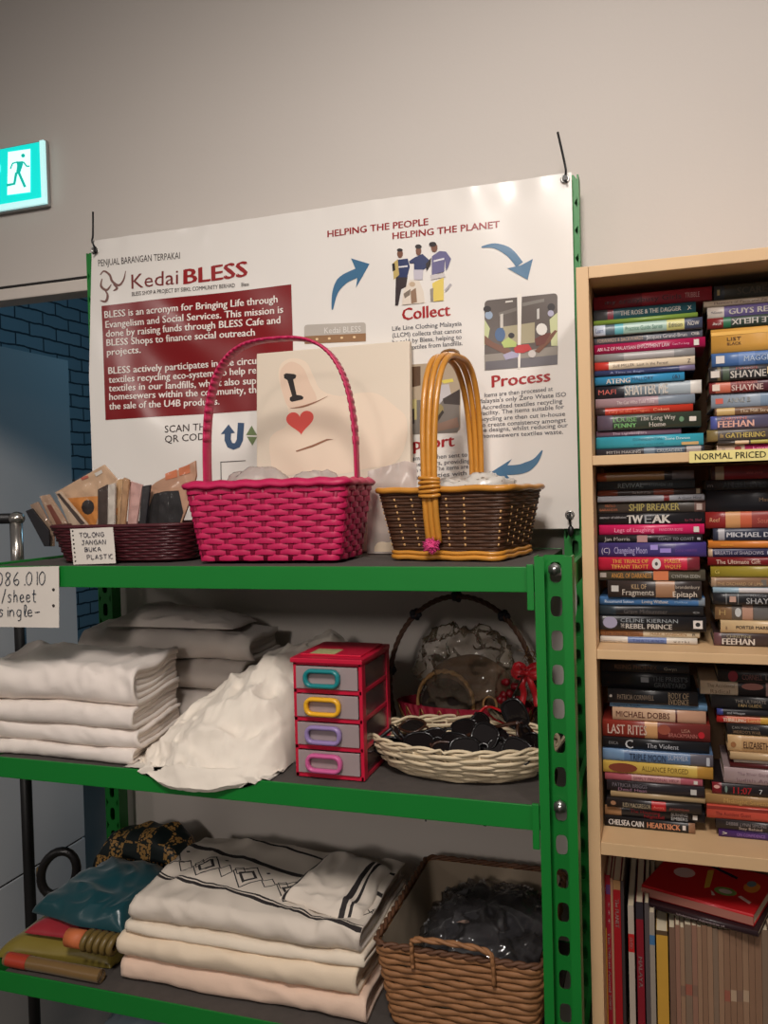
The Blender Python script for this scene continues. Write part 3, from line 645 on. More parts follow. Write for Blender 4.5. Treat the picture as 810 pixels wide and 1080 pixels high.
UR = [
 (753, 868, 306, 321, 'dark olive paperback', (64, 62, 52), [(0, .1, (58, 64, 70))], [P0('l', .035, .05, (190, 170, 110), .3, .7, .03), P0('SCARECROW', .22, .8, (92, 84, 66), .25, .75, .02)]),
 (742, 858, 321.4, 327.5, 'thin cream paperback', (206, 186, 164), [], [P0('Memoirs of Paris and Zanzibar', .1, .7, (120, 90, 84))]),
 (746, 864, 328, 339.6, 'purple paperback with white end', (110, 96, 146), [(0, .155, (214, 202, 190))], [P0('McDonald', .035, .135, (96, 90, 100), .4, .6), P0('GUYS READ', .2, .68, W_, .25, .72, .03)]),
 (746, 862, 340.4, 351, 'dark green paperback printed upside down', (50, 62, 52), [(0, .15, (122, 36, 36)), (.15, .22, (44, 104, 70))], [P0('Avon', .05, .13, W_, .3, .6), ('DOUBLE HELIX', .23, .85, .22, .74, W_, .02, 1)]),
 (750, 866, 352, 377, 'thick yellow orange book', (212, 158, 74), [], [('#', 0, 1, .72, .86, (232, 178, 78)), ('BLACK', .15, .28, .3, .42, (84, 52, 34), .01), ('LIST', .15, .28, .48, .62, (84, 52, 34), .01)]),
 (750.5, 868, 378, 392, 'blue paperback with cloudy cover', (72, 106, 158), [(.25, .4, (96, 126, 176)), (.7, 1, (108, 144, 186))], [('#', .04, .12, .25, .8, (214, 206, 200)), P0('MAGGIE AGNES', .3, .8, (196, 212, 232), .3, .7, .01)]),
 (747.5, 866, 392.6, 406.6, 'black paperback with white lettering', (44, 42, 44), [(.08, .11, (110, 96, 70)), (.13, .19, (70, 84, 66))], [('#', .02, .1, .25, .72, (212, 200, 190)), P0('MAGGIE', .25, .45, (160, 80, 72), .72, .9), P0('SHAYNE', .2, .52, W_, .15, .66, .02), ('#', .53, .6, .3, .8, (200, 176, 130))]),
 (748, 864, 407.5, 419.5, 'dark red paperback with white lettering', (128, 46, 48), [(.06, .2, (200, 110, 86)), (.42, 1, (84, 40, 52))], [('#', .03, .1, .2, .75, (220, 200, 184)), P0('MAGGIE', .25, .45, (190, 110, 100), .7, .9), P0('SHAYNE', .21, .5, (222, 196, 186), .15, .64, .02)]),
 (750, 868, 420, 435, 'pale silver blue paperback', (146, 158, 172), [(.45, 1, (124, 144, 166))], [('#', .04, .11, .3, .66, (196, 88, 72)), P0('ANNE B', .15, .36, (176, 176, 172), .35, .68, .01)]),
 (754, 862, 435.6, 443, 'thin brown paperback', (112, 82, 60), [(.02, .2, (196, 166, 110))], [P0('The Mill Stream', .25, .6, (220, 200, 170))]),
 (749.5, 866, 443.8, 457.4, 'slate purple paperback with pink lettering', (84, 80, 104), [(.0, .06, (76, 86, 152))], [P0('CHRISTINE', .1, .34, (204, 116, 104), .68, .88), P0('FEEHAN', .07, .4, (228, 176, 160), .14, .62, .03)]),
 (745.5, 866, 458, 470, 'brown paperback with gold lettering', (82, 74, 70), [(0, .1, (120, 104, 64))], [P0('the', .12, .15, gold), P0('GATHERING', .17, .52, (206, 184, 100), .25, .68, .02)]),
 (757, 862, 470.4, 474, 'thin black and cream paperback', (60, 54, 52), [(.18, .32, (206, 180, 150)), (.34, 1, (170, 160, 80))], []),
 (756, 868, 474.4, 482, 'white and magenta paperback', (216, 196, 178), [(.27, 1, (172, 34, 100))], [P0('Co', .05, .08, (90, 80, 90)), P0('Lovestruck', .35, .7, (236, 150, 190)), ('o', .17, .24, .2, .8, (150, 60, 60))])]
ML = [
 (626.5, 732, 500.5, 509.3, 'tan and grey paperback', (158, 118, 74), [(0, .1, (168, 84, 50)), (.7, .78, (50, 44, 44)), (.78, 1, (112, 104, 104))], []),
 (627, 733, 509.6, 518.4, 'black paperback with grey title', (48, 54, 58), [], [P0('REVIVAL', .22, .48, (150, 160, 160), .2, .74, .01), P0('STEPHEN LEE', .54, .78, (100, 110, 112))]),
 (626.5, 740, 518.8, 524.9, 'dark brown and rust paperback', (66, 52, 48), [(0, .2, (130, 66, 48)), (.55, .74, (140, 70, 52))], [P0('The Book of Lies', .34, .52, (170, 150, 140)), ('#', .95, .985, .1, .9, (180, 160, 130))]),
 (625, 743, 525.2, 531.2, 'thin silver white paperback', (176, 178, 186), [(.63, .68, (140, 44, 46))], [P0('A Quiet Mind', .76, .97, (60, 60, 66))]),
 (626, 744, 531.6, 543, 'dark brown paperback with yellowish title', (74, 66, 60), [(.9, 1, (124, 92, 84))], [P0('PAOLO', .07, .17, (180, 100, 60), .55, .8), P0('BARANDIA', .02, .19, (170, 96, 60), .22, .45), P0('SHIP BREAKER', .3, .765, (208, 190, 110), .2, .84, .015), ('#', .92, .97, .2, .75, (200, 180, 170))]),
 (627.5, 743.5, 543.5, 555, 'black paperback with bold white title', (32, 30, 33), [], [P0('memoir of addiction', .02, .27, (170, 166, 166), .56, .78), P0('TW', .28, .425, W_, .12, .84, .04), P0('E', .445, .51, (150, 150, 152), .12, .84, .0), P0('AK', .52, .685, W_, .12, .84, .04), P0('by N. Shef', .82, .97, (140, 50, 70), .25, .46)]),
 (632, 743, 555.4, 565.6, 'hot pink paperback', (204, 34, 92), [], [('Legs of Laughing', .15, .53, .28, .7, (240, 150, 180), .0), P0('PANDORA BOYD', .58, .8, (240, 150, 180), .35, .62), ('#', .9, .95, .2, .75, W_)]),
 (631, 741, 566, 573.6, 'black paperback with small portrait', (36, 34, 36), [], [P0('Jan Morris', .06, .31, (196, 188, 180), .25, .75, .01), ('#', .38, .48, .05, .95, (176, 132, 130)), P0('COAST TO COAST', .58, .92, (150, 150, 152), .28, .66), ('#', .95, .98, .3, .6, (170, 170, 170))]),
 (628.5, 745, 574, 588.6, 'purple paperback with script title', (66, 56, 112), [(.72, 1, (70, 56, 120))], [P0('(C)', .03, .11, (190, 180, 196), .3, .66), P0('Changeling Moon', .15, .46, (176, 166, 208), .25, .72), ('#', .49, .56, .5, .85, (160, 140, 210)), ('#', .58, .68, .3, .6, (150, 130, 200)), P0('DANI HARPER', .72, .92, (110, 70, 140), .35, .55)]),
 (630, 738, 589, 602.3, 'crimson paperback with yellow title', (196, 38, 66), [(.88, 1, (120, 40, 50))], [P0('THE TRIALS OF', .14, .5, (238, 180, 84), .56, .86, .015), P0('TIFFANY TROTT', .13, .5, (238, 180, 84), .14, .44, .015), ('o', .535, .625, .08, .92, (214, 206, 200)), ('o', .565, .595, .35, .65, (70, 66, 64)), P0('MABEL', .66, .82, (238, 180, 84), .56, .86, .01), P0('WOLFF', .66, .82, (238, 180, 84), .14, .44, .01)]),
 (627.5, 744, 602.6, 613, 'dark olive paperback with orange title', (82, 76, 62), [], [('#', .01, .07, .3, .75, (160, 150, 140)), P0('ANGEL OF DARKNESS', .12, .5, (222, 158, 76), .25, .72, .01), ('#', .52, .66, .05, .95, (206, 118, 74)), P0('CYNTHIA EDEN', .69, .95, (176, 172, 160), .28, .6)]),
 (641, 740, 613.5, 630.6, 'worn black paperback with pale print', (56, 48, 46), [(.52, .72, (160, 120, 90))], [('#', .04, .12, .35, .72, (190, 186, 180)), P0('KILL OF', .26, .42, (190, 160, 120), .52, .82), P0('Fragments', .16, .5, (200, 190, 176), .15, .5), P0('brandenbury', .73, .98, (190, 176, 160), .56, .76), P0('Epitaph', .7, .95, (220, 206, 190), .08, .4)]),
 (627.5, 743.5, 631, 639.4, 'light blue paperback', (74, 118, 168), [(.94, 1, (130, 140, 150))], [P0('Rosamund Sutton', .05, .33, (206, 218, 232), .3, .66), P0('Loving Without', .41, .66, W_, .3, .7, .015), P0('Piatkus', .72, .84, (150, 180, 206), .35, .6)]),
 (629, 742, 639.8, 649.5, 'plain black paperback', (34, 34, 36), [(.0, .16, (40, 52, 60))], [P0('Grave Midsummer', .24, .66, (92, 86, 84), .25, .7), P0('<>', .9, .96, (150, 150, 150), .3, .6)]),
 (630, 745, 650, 664.7, 'black paperback with two white lines', (28, 27, 30), [(.0, .03, (40, 40, 44))], [('o', .03, .17, .12, .95, (150, 146, 170)), P0('CELINE KIERNAN', .2, .74, (150, 156, 160), .58, .84, .0), P0('THE', .2, .235, W_, .2, .48, .01), P0('REBEL PRINCE', .25, .685, W_, .14, .48, .02), ('#', .88, .965, .22, .78, (214, 206, 200)), ('o', .9, .945, .35, .65, (30, 30, 32))]),
 (630, 738, 665, 671.6, 'tan and cream paperback', (150, 100, 62), [(.44, 1, (208, 190, 160))], [P0('The Voyage Home', .04, .4, (90, 54, 36)), P0('MARK SANBORN', .51, .87, (150, 110, 70), .3, .7), P0('R', .93, .96, (60, 50, 44))]),
 (630.5, 735.5, 672, 678.6, 'white and blue paperback', (208, 200, 188), [(.29, .69, (96, 116, 166))], [P0('....', .04, .22, (60, 50, 50), .3, .6, .05), P0('T H A I L A N D', .34, .66, (60, 76, 130)), P0('w o r k s', .76, .92, (70, 60, 56))])]
MR = [
 (750, 866, 495, 509, 'dark red book with cream patch', (118, 22, 28), [(0, .04, (60, 20, 22)), (.04, .12, (170, 150, 124))], [P0('anne perry', .33, .48, (190, 80, 76), .4, .6)]),
 (744, 862, 509.4, 520, 'black book with faint grey title', (36, 34, 36), [], [P0('m', .02, .07, (120, 110, 112)), P0('ANGEL EYES', .16, .55, (64, 66, 68), .2, .8, .01), ('#', .64, .68, .2, .8, (150, 140, 130))]),
 (744.5, 864, 520.4, 542.6, 'thick plain black book', (34, 33, 38), [], [P0('Maul', .48, .58, (150, 120, 84), .45, .62)]),
 (744, 866, 543, 560, 'red book with pale patches', (142, 38, 36), [(.18, .31, (206, 148, 96)), (.31, .41, (200, 96, 64)), (.41, 1, (150, 64, 58))], [P0('Reef', .04, .13, (220, 160, 120), .4, .66), P0('South Pacific', .46, .74, (200, 116, 96), .3, .6)]),
 (752, 868, 560.6, 573, 'navy book with white name', (50, 54, 72), [(.05, .11, (170, 166, 170))], [P0('MICHAEL DIBDIN', .13, .72, (214, 212, 216), .3, .7, .03)]),
 (747, 862, 573.4, 581, 'orange paperback', (214, 128, 54), [], [P0('sunset', .12, .24, (230, 160, 60))]),
 (747, 866, 581.4, 590.4, 'navy paperback with cream end', (54, 52, 82), [(0, .04, (200, 170, 140))], [P0('BREATH of SHADOWS', .06, .5, (196, 190, 204), .28, .7, .01), ('o', .53, .6, .1, .9, (180, 180, 190))]),
 (746.5, 860, 590.8, 599.4, 'maroon paperback with script title', (120, 26, 30), [], [P0('The Ultimate Gift', .08, .5, (222, 190, 170), .24, .74)]),
 (749.5, 866, 599.8, 611.6, 'olive yellow paperback', (158, 140, 50), [], [P0('G', .04, .08, (190, 170, 84))]),
 (750, 862, 612, 622, 'brown spotted paperback', (140, 108, 82), [(0, .05, (170, 140, 112))], [P0('THE ORCHARD OF LIMA', .06, .5, (196, 160, 116), .2, .5), ('#', .48, .53, .2, .8, (110, 100, 90))]),
 (752, 864, 622.4, 627.8, 'thin pale blue paperback', (150, 176, 192), [(.25, 1, (206, 200, 200))], []),
 (752, 868, 628.2, 640, 'black paperback with small photo', (32, 32, 36), [(.12, .13, (110, 110, 110)), (.23, .24, (110, 110, 110))], [('#', .155, .215, .25, .75, (186, 150, 134)), P0('MAGGIE', .35, .5, (130, 130, 134), .7, .9), P0('SHAYNE', .31, .62, (196, 196, 196), .14, .62, .01)]),
 (754, 868, 640.4, 656.4, 'grey brown paperback', (96, 86, 78), [(0, .16, (128, 98, 68)), (.26, .36, (180, 140, 120)), (.37, 1, (104, 100, 98))], [('o', .19, .25, .2, .8, (190, 190, 188)), P0('H', .04, .1, (170, 140, 90))]),
 (760, 866, 656.8, 669.4, 'cream paperback with black title', (204, 176, 134), [], [P0('PORTER MARSHALL', .16, .6, (60, 50, 46), .36, .62, .02), P0('a', .05, .07, (120, 90, 70))]),
 (753, 868, 669.8, 683.6, 'dark brown paperback with white lettering', (64, 50, 48), [(0, .07, (100, 66, 70))], [P0('CHRISTINE', .12, .35, (170, 160, 130), .66, .86), P0('FEEHAN', .08, .38, (220, 208, 196), .14, .6, .03)])]
LL = [
 (632, 727, 697, 708, 'black paperback with brown lettering', (36, 32, 32), [], [P0('RISING PHOENIX', .16, .64, (120, 82, 50), .3, .7, .01), P0('Gwyn', .72, .86, (150, 140, 120), .3, .6)]),
 (634, 728, 708.4, 725.6, 'thick black paperback with grey title', (30, 30, 33), [], [P0('THE PRIEST\'S', .58, .97, (110, 112, 114), .5, .78, .01), P0('GRAVEYARD', .6, .95, (110, 112, 114), .12, .42, .01), ('#', .45, .54, .4, .7, (150, 152, 156))]),
 (641, 736, 726, 740.4, 'black paperback with two titles', (32, 31, 33), [], [P0('PATRICIA CORNWELL', .11, .52, (150, 130, 110), .3, .66, .01), P0('BODY OF', .68, .9, (170, 146, 116), .5, .92, .01), P0('EVIDENCE', .68, .9, (170, 146, 116), .08, .46, .01), ('o', .02, .05, .4, .6, (170, 160, 150))]),
 (643, 746, 740.8, 745.8, 'thin light blue paperback', (112, 150, 184), [], [P0('Gregory C. Brandin', .04, .32, (40, 60, 84))]),
 (646, 744.5, 746.4, 759.6, 'cream paperback with dark name', (206, 170, 140), [(.68, .7, (90, 40, 34)), (.7, 1, (196, 150, 122))], [P0('MICHAEL DOBBS', .04, .62, (104, 56, 44), .3, .74, .01)]),
 (634.5, 749, 760, 777.4, 'rust red paperback with white title', (132, 46, 36), [(.4, .52, (200, 150, 100)), (.52, 1, (110, 44, 40))], [P0('LAST RITES', .05, .42, (230, 206, 190), .22, .78, .01), ('o', .52, .64, .3, .9, (150, 76, 56)), P0('LISA', .74, .82, (180, 130, 110), .5, .7), P0('BRACKMANN', .62, .88, (180, 110, 100), .2, .44), ('o', .89, .95, .2, .6, (180, 30, 40))]),
 (634, 748, 777.8, 788.8, 'black paperback with white hook mark', (28, 28, 31), [], [P0('ERICA', .06, .15, (120, 120, 120), .4, .66), ('C', .22, .29, .1, .9, (210, 210, 210), .02), P0('The Violent', .42, .72, (196, 196, 200), .25, .68, .01)]),
 (634, 752, 789.2, 801, 'steel blue paperback', (92, 118, 152), [(0, .2, (110, 140, 172)), (.8, 1, (96, 92, 100))], [P0('TRIPLE MOON', .25, .58, (48, 60, 84), .2, .76, .01), P0('SUMMER', .6, .78, (180, 186, 200), .4, .8), ('#', .94, .97, .1, .8, (180, 180, 186))]),
 (635, 752, 801.4, 814, 'yellow paperback with red emblem', (206, 174, 84), [(.86, 1, (176, 130, 56))], [('o', .05, .32, .1, .86, (120, 56, 36)), P0('ALLIANCE FORGED', .36, .78, (120, 96, 40), .34, .74, .0)]),
 (638, 741, 814.4, 822.4, 'dusty pink paperback', (170, 88, 100), [(.28, .78, (190, 140, 140))], [P0('SIMPLY PERSONAL HELP', .3, .76, (120, 54, 70), .3, .66), ('#', .91, .95, .25, .7, W_)]),
 (640, 743, 822.8, 833.6, 'charcoal paperback with small square', (42, 38, 42), [], [P0('PATRICIA BRIGGS', .06, .42, (140, 132, 140), .48, .84, .01), P0('Dead Heat', .12, .42, (150, 110, 130), .12, .4), ('#', .86, .92, .25, .75, (190, 186, 180))]),
 (644, 743.5, 834, 840, 'beige page-coloured paperback', (176, 150, 112), [], []),
 (640, 740, 840.4, 850, 'black paperback with red block', (36, 32, 33), [(.48, .63, (176, 32, 34))], [P0('JUDI MACGREGOR', .17, .47, (196, 180, 150), .2, .66, .01), P0('Aurora', .5, .61, (230, 120, 110), .3, .6), P0('promises', .67, .87, (140, 70, 60), .3, .6), ('o', .04, .1, .3, .75, (150, 110, 80))]),
 (638, 743.5, 850.4, 860.6, 'black paperback with red print', (32, 29, 31), [(.0, .17, (160, 120, 84))], [P0('The Haunting', .26, .56, (150, 24, 36), .5, .84), P0('Nightfall', .4, .6, (140, 20, 32), .1, .4), P0('BURNING', .67, .83, (190, 190, 190), .52, .82), P0('EMBERS', .67, .83, (190, 190, 190), .1, .42), ('#', .88, .925, .3, .75, (210, 206, 200))]),
 (634, 733, 861, 872, 'black paperback with bold white title', (26, 25, 27), [(.93, 1, (140, 104, 78))], [P0('CHELSEA CAIN', .05, .44, (226, 220, 214), .26, .78, .03), P0('HEARTSICK', .48, .84, (224, 150, 110), .26, .78, .03), ('#', .865, .9, .3, .75, (214, 206, 200))])]
LR = [
 (757, 866, 704, 716.4, 'black book with red disc', (34, 31, 33), [], [('o', .1, .2, .05, .95, (130, 20, 34)), P0('CORNELL', .24, .44, (160, 110, 100), .25, .7, .01), P0('L', .47, .5, (160, 140, 130))]),
 (738.5, 862, 716.8, 731, 'cream book with dark arc', (208, 184, 156), [(.33, .57, (44, 36, 36)), (.57, 1, (190, 150, 140))], [P0('The Accidental', .06, .3, (130, 104, 84), .56, .84), P0('Radical', .09, .26, (130, 104, 84), .14, .42), ('o', .36, .55, .45, .95, (180, 120, 108))]),
 (750, 868, 731.4, 744.6, 'black guide book', (34, 32, 34), [], [P0('THE ULTIMATE', .22, .5, (150, 140, 130), .52, .76), P0('FAN GUIDE', .25, .46, (190, 160, 110), .2, .44, .01)]),
 (756, 866, 745, 751.6, 'thin black paperback with blue end', (38, 36, 40), [(0, .06, (60, 66, 130))], [P0('and Whisper', .1, .28, (180, 176, 176))]),
 (756, 868, 752, 760, 'red and yellow paperback', (172, 36, 34), [(.1, .42, (206, 110, 76)), (.42, 1, (206, 160, 66))], [P0('THRILLING', .06, .28, (236, 214, 190), .25, .7, .03), P0('Lands', .3, .42, (230, 190, 130))]),
 (767, 866, 760.4, 772, 'black paperback with dim title', (38, 35, 36), [], [P0('CAN MAN DAN', .05, .34, (130, 124, 118), .56, .8), P0("WEIRDO'S WAR", .06, .36, (150, 120, 90), .16, .44, .01)]),
 (767.5, 868, 772.4, 789, 'cream paperback with boxed title', (200, 164, 118), [(.15, .45, (190, 150, 104))], [P0('ELIZABETH', .17, .44, (90, 60, 44), .26, .66, .01), ('o', .03, .09, .25, .6, (150, 100, 60))]),
 (770, 862, 789.4, 797, 'worn tan paperback', (190, 160, 120), [], []),
 (774, 864, 797.4, 801, 'thin white pamphlet', (206, 196, 186), [], []),
 (770, 866, 801.4, 807, 'dark red paperback', (84, 28, 30), [], []),
 (763.5, 868, 807.4, 823.6, 'lilac grey paperback', (170, 148, 148), [], [P0('The Silver Garden', .14, .5, (150, 124, 130), .6, .8), P0('Judith Anders', .12, .6, (130, 104, 110), .2, .4)]),
 (751, 866, 824, 836, 'black paperback with red lettering', (38, 32, 34), [(.0, .09, (120, 30, 38))], [('o', .015, .075, .5, .8, (210, 160, 150)), P0('11:07', .2, .37, (180, 40, 44), .2, .76, .02), ('o', .12, .145, .2, .8, (110, 130, 120)), P0('7', .44, .47, (200, 200, 200))]),
 (744, 862, 836.4, 847, 'tan hardback', (160, 124, 78), [], [P0('Midnight Seventh', .17, .6, (190, 150, 90), .25, .7)]),
 (745.5, 864, 847.4, 861, 'coral red paperback', (190, 76, 60), [], [('#', 0, 1, .72, .95, (130, 44, 34)), P0('The Accident Guest', .08, .4, (110, 30, 30), .3, .56)]),
 (755, 868, 861.4, 871, 'black paperback with grey print', (42, 37, 38), [], [P0('DEBBIE LYNN SIMONS', .1, .48, (140, 130, 130), .5, .84), P0('Stay Behind', .22, .44, (180, 160, 150), .12, .42)]),
 (758, 866, 871.4, 881, 'purple paperback with small triangle', (70, 40, 104), [], [P0('>', .04, .08, W_, .25, .7, .05), P0('ON CONFIDENCE', .18, .46, (150, 110, 180), .3, .62)])]
for rows, z, wh, gr, sd in ((UL, S[0], 'upper left bookcase stack', 'paperbacks stacked left on the upper shelf', 1), (UR, S[0], 'upper right bookcase stack', 'paperbacks stacked right on the upper shelf', 2),
    (ML, S[1], 'middle left bookcase stack', 'paperbacks stacked left on the middle shelf', 3), (MR, S[1], 'middle right bookcase stack', 'paperbacks stacked right on the middle shelf', 4),
    (LL, S[2], 'lower left bookcase stack', 'paperbacks stacked left on the lower shelf', 5), (LR, S[2], 'lower right bookcase stack', 'paperbacks stacked right on the lower shelf', 6)):
    stack(rows, z + .0004, wh, gr, sd)
# ------------------------------------------------------------------ upright magazines on the bottom shelf
def upright(x0, x1, ytop, rgb, label, bands=(), text=None, y=SPY, cat='magazine', group='upright magazines on the bottom shelf', depth=.2, name='magazine', tcol=W_):
    X0, X1 = P(x0, ytop, Y=y).x, P(x1, ytop, Y=y).x; z0, z1 = S[3] + .0006, P(x0, ytop, Y=y).z; X0 = max(X0, INX)
    o = thing(name, label, cat, ((X0 + X1) / 2, y, z0), group); t = .0008; H = z1 - z0
    ms = [cover_mat(rgb)]; b = MB(); cuts = sorted({0., 1.} | {q for s in bands for q in s[:2]})
    for i in range(len(cuts) - 1):
        mi = 0
        for s in bands:
            if s[0] <= (cuts[i] + cuts[i + 1]) / 2 <= s[1]:
                q = cover_mat(s[2]); ms.append(q) if q not in ms else 0; mi = ms.index(q)
        b.box(X0, X1, y, y + t, z0 + H * cuts[i], z0 + H * cuts[i + 1], mi)
    b.box(X0, X0 + t, y + t, y + depth, z0, z1, 0); b.box(X1 - t, X1, y + t, y + depth, z0, z1, 0)
    b.build('cover', ms, o); b = MB(); b.box(X0 + t, X1 - t, y + t, y + depth - .004, z0 + .002, z1 - .002); b.build('page_block', paper, o)
    if text:
        b = MB(); xm = (X0 + X1) / 2; cp = (X1 - X0) * .5
        for s, f0, f1 in text: put_text(b, s, lambda a, c: (xm - cp / 2 + c, y - .0006, z0 + H - a), (1 - f0) * H, (1 - f1) * H, 0, cp, 0, .01)
        b.build('spine_print', ink(tcol), o, fixn=False)
upright(632.3, 637.4, 921, (150, 26, 34), 'red magazine with yellow lower spine, leftmost on the bottom shelf', [(0, .72, (196, 142, 50))], [('O', .93, .91)])
upright(637.8, 643.4, 922.5, (140, 22, 40), 'crimson annual with white stars on its spine beside the leftmost magazine', [(.9, .95, (90, 50, 100))], [('* * *', .86, .75), ('The Official Annual 2009', .7, .3)])
upright(643.6, 646, 926, (160, 120, 92), 'thin brown-spined magazine between two red spines on the bottom shelf')
upright(646.3, 654, 928, (150, 24, 30), 'red hardback with white spine title standing third among the red spines', [(.95, 1, (160, 120, 80))], [('The PLANET', .9, .75)], depth=.19)
upright(654.4, 657.5, 929, (58, 50, 50), 'thin dark-spined magazine beside the red hardback on the bottom shelf')
upright(662, 668.2, 955, (176, 164, 150), 'white magazine with red label on its spine on the bottom shelf', [(.72, .83, (180, 34, 34))], [('STUDIO', .81, .74)])
upright(670.5, 678, 951, (128, 28, 40), 'maroon magazine between white and grey spines on the bottom shelf', [(.9, 1, (50, 44, 50))], [('MALAYA', .68, .5)])
upright(679.5, 684.2, 952, (84, 76, 76), 'dark grey magazine beside the maroon one on the bottom shelf')
upright(684.6, 690, 962, (150, 140, 128), 'grey leaflet with blue spine mark beside the yellow magazine', [(.8, .86, (70, 110, 150))])
upright(692, 704, 981, (196, 150, 60), 'thick yellow magazine standing upright on the bottom shelf', [(.97, 1, (90, 70, 50))])
rnd = random.Random(5); x = 705.5; k = 0
ORD2 = 'first second third fourth fifth sixth seventh eighth ninth tenth eleventh twelfth thirteenth fourteenth fifteenth sixteenth seventeenth eighteenth nineteenth twentieth twenty-first twenty-second twenty-third twenty-fourth'.split()
while x < 828:
    wd = rnd.choice((4.6, 5.4, 6.2, 7.0)); c = rnd.choice(((138, 106, 84), (150, 118, 94), (120, 92, 76), (146, 108, 90), (130, 108, 90))); 
    bands = [(.55, .62, rnd.choice(((150, 90, 74), (128, 100, 84), (176, 150, 124))))] if rnd.random() < .5 else []
    upright(x, x + wd, 976 + (x - 705) * .05 + rnd.uniform(-2, 2), c, 'brown-spined magazine, %s to the right of the thick yellow one' % ORD2[k], bands, group='brown-spined magazines on the bottom shelf')
    x += wd + .35; k += 1
# picture album and slim book lying across the magazine tops
zt = P(705, 972, Y=SPY).z + .006
def lying(px0, py0, px1, py1, z, T, D, rgb, name, label, cat, hard, texts, print_fn=None):
    a, c = P(px0, py0, Z=z), P(px1, py1, Z=z); rz = math.atan2(c.y - a.y, c.x - a.x)
    o = make_book((c - a).length, T, D, rgb, [], texts, name, label, cat, None, ((a.x + c.x) / 2, (a.y + c.y) / 2, z), rz, hard)
    return o, (c - a).length
o, L_ = lying(680, 957, 800, 989, zt, .009, .17, (46, 30, 34), 'slim_book', 'slim dark book lying under the red album across the magazines', 'book', False, [P0('Undercover Adventures of', .3, .72, (190, 170, 170), .3, .66)])
o, L_ = lying(677, 945, 795, 978, zt + .0095, .019, .15, (186, 30, 36), 'picture_album', 'glossy red picture album lying tilted on top of the magazines', 'album', True, [('#', .0, 1, .16, .84, (170, 110, 96))])
b = MB(); ms = []
for rgb, pts in (((214, 190, 186), el(.25, .55, .1, .13)), ((206, 170, 70), [(.42, .75), (.5, .3), (.54, .35), (.47, .8)]), ((120, 160, 90), el(.68, .35, .1, .1)), ((206, 196, 190), el(.68, .35, .06, .05)), ((40, 34, 60), [(.35, .9), (.7, .7), (.7, .76), (.38, .95)]), ((214, 140, 60), el(.86, .6, .07, .14)), ((110, 140, 150), el(.84, .68, .04, .08)), ((226, 206, 200), [(.8, .3), (.92, .2), (.93, .25), (.82, .34)]), ((222, 206, 196), [(.56, .3), (.6, .18), (.63, .2)])):
    q = ink(rgb, .25); ms.append(q); b.poly(pts, lambda u, v: ((u - .5) * L_, v * .15, .0194 + .00003 * len(ms)), len(ms) - 1)
b.build('cover_picture', ms, o, local=True, fixn=False)
# ================================================================== cloth helpers
def wrinkle(p, seed, fr=9, amp=.004):
    q = Vector((p.x * fr, p.y * fr * .8, p.z * fr * 1.5)) + Vector((seed * 3.7, seed * 1.3, seed))
    q = q + Vector((noise.noise(q * .6), noise.noise(q * .6 + Vector((9, 0, 0))), 0)) * .8
    a = 1 - 2.6 * abs(noise.noise(q)) ** .8; c = .8 - 2.2 * abs(noise.noise(q * 2.3 + Vector((5, 1, 2)))) ** .8
    return amp * (a * .8 + .5 * c - .3)
def soft_slab(mb, FL, FR, BR_, BL, zb, th, nu=60, nv=40, seed=0, fr=9, amp=.004, pw=6, mi=0, lowamp=.006, topfn=None):
    """a limp folded cloth: closed pad over four floor corners; zb/th give base and thickness at FL,FR,BR,BL"""
    es = lambda u: .5 - .5 * math.copysign(abs(math.cos(math.pi * u)) ** .75, math.cos(math.pi * u))
    def bil(q, u, v): return q[0] * (1 - u) * (1 - v) + q[1] * u * (1 - v) + q[2] * u * v + q[3] * (1 - u) * v
    cs = [Vector((*c, 0)) for c in (FL, FR, BR_, BL)]
    def top(u0, v0):
        u, v = es(u0), es(v0); p = bil(cs, u, v); e = max(0, (1 - abs(2 * u - 1) ** pw)) ** .5 * max(0, (1 - abs(2 * v - 1) ** pw)) ** .5
        base = bil(zb, u, v); h = bil(th, u, v) * e
        if topfn: h *= topfn(u, v)
        z = base + h; d = wrinkle(Vector((p.x, p.y, z)), seed, fr, amp) * min(1, e * 1.2); lw = noise.noise(Vector((p.x * 5, p.y * 5, seed))) * lowamp * e
        ed = (1 - e) * .5
        ox = noise.noise(Vector((p.y * 14, z * 20, seed + 2))) * lowamp * 1.3; oy = noise.noise(Vector((p.x * 12, z * 18, seed + 7))) * lowamp * 1.3
        return Vector((p.x + ox, p.y + oy, max(base + .0004, z + d + lw)))
    mb.grid(top, nu, nv, mi)
    def bot(u0, v0):
        u, v = es(u0), es(v0); p = bil(cs, u, v); z = bil(zb, u, v)
        q = top(u0, v0); return Vector((q.x, q.y, z))
    mb.grid(bot, nu // 3, nv // 3, mi if not callable(mi) else 0, flip=True)
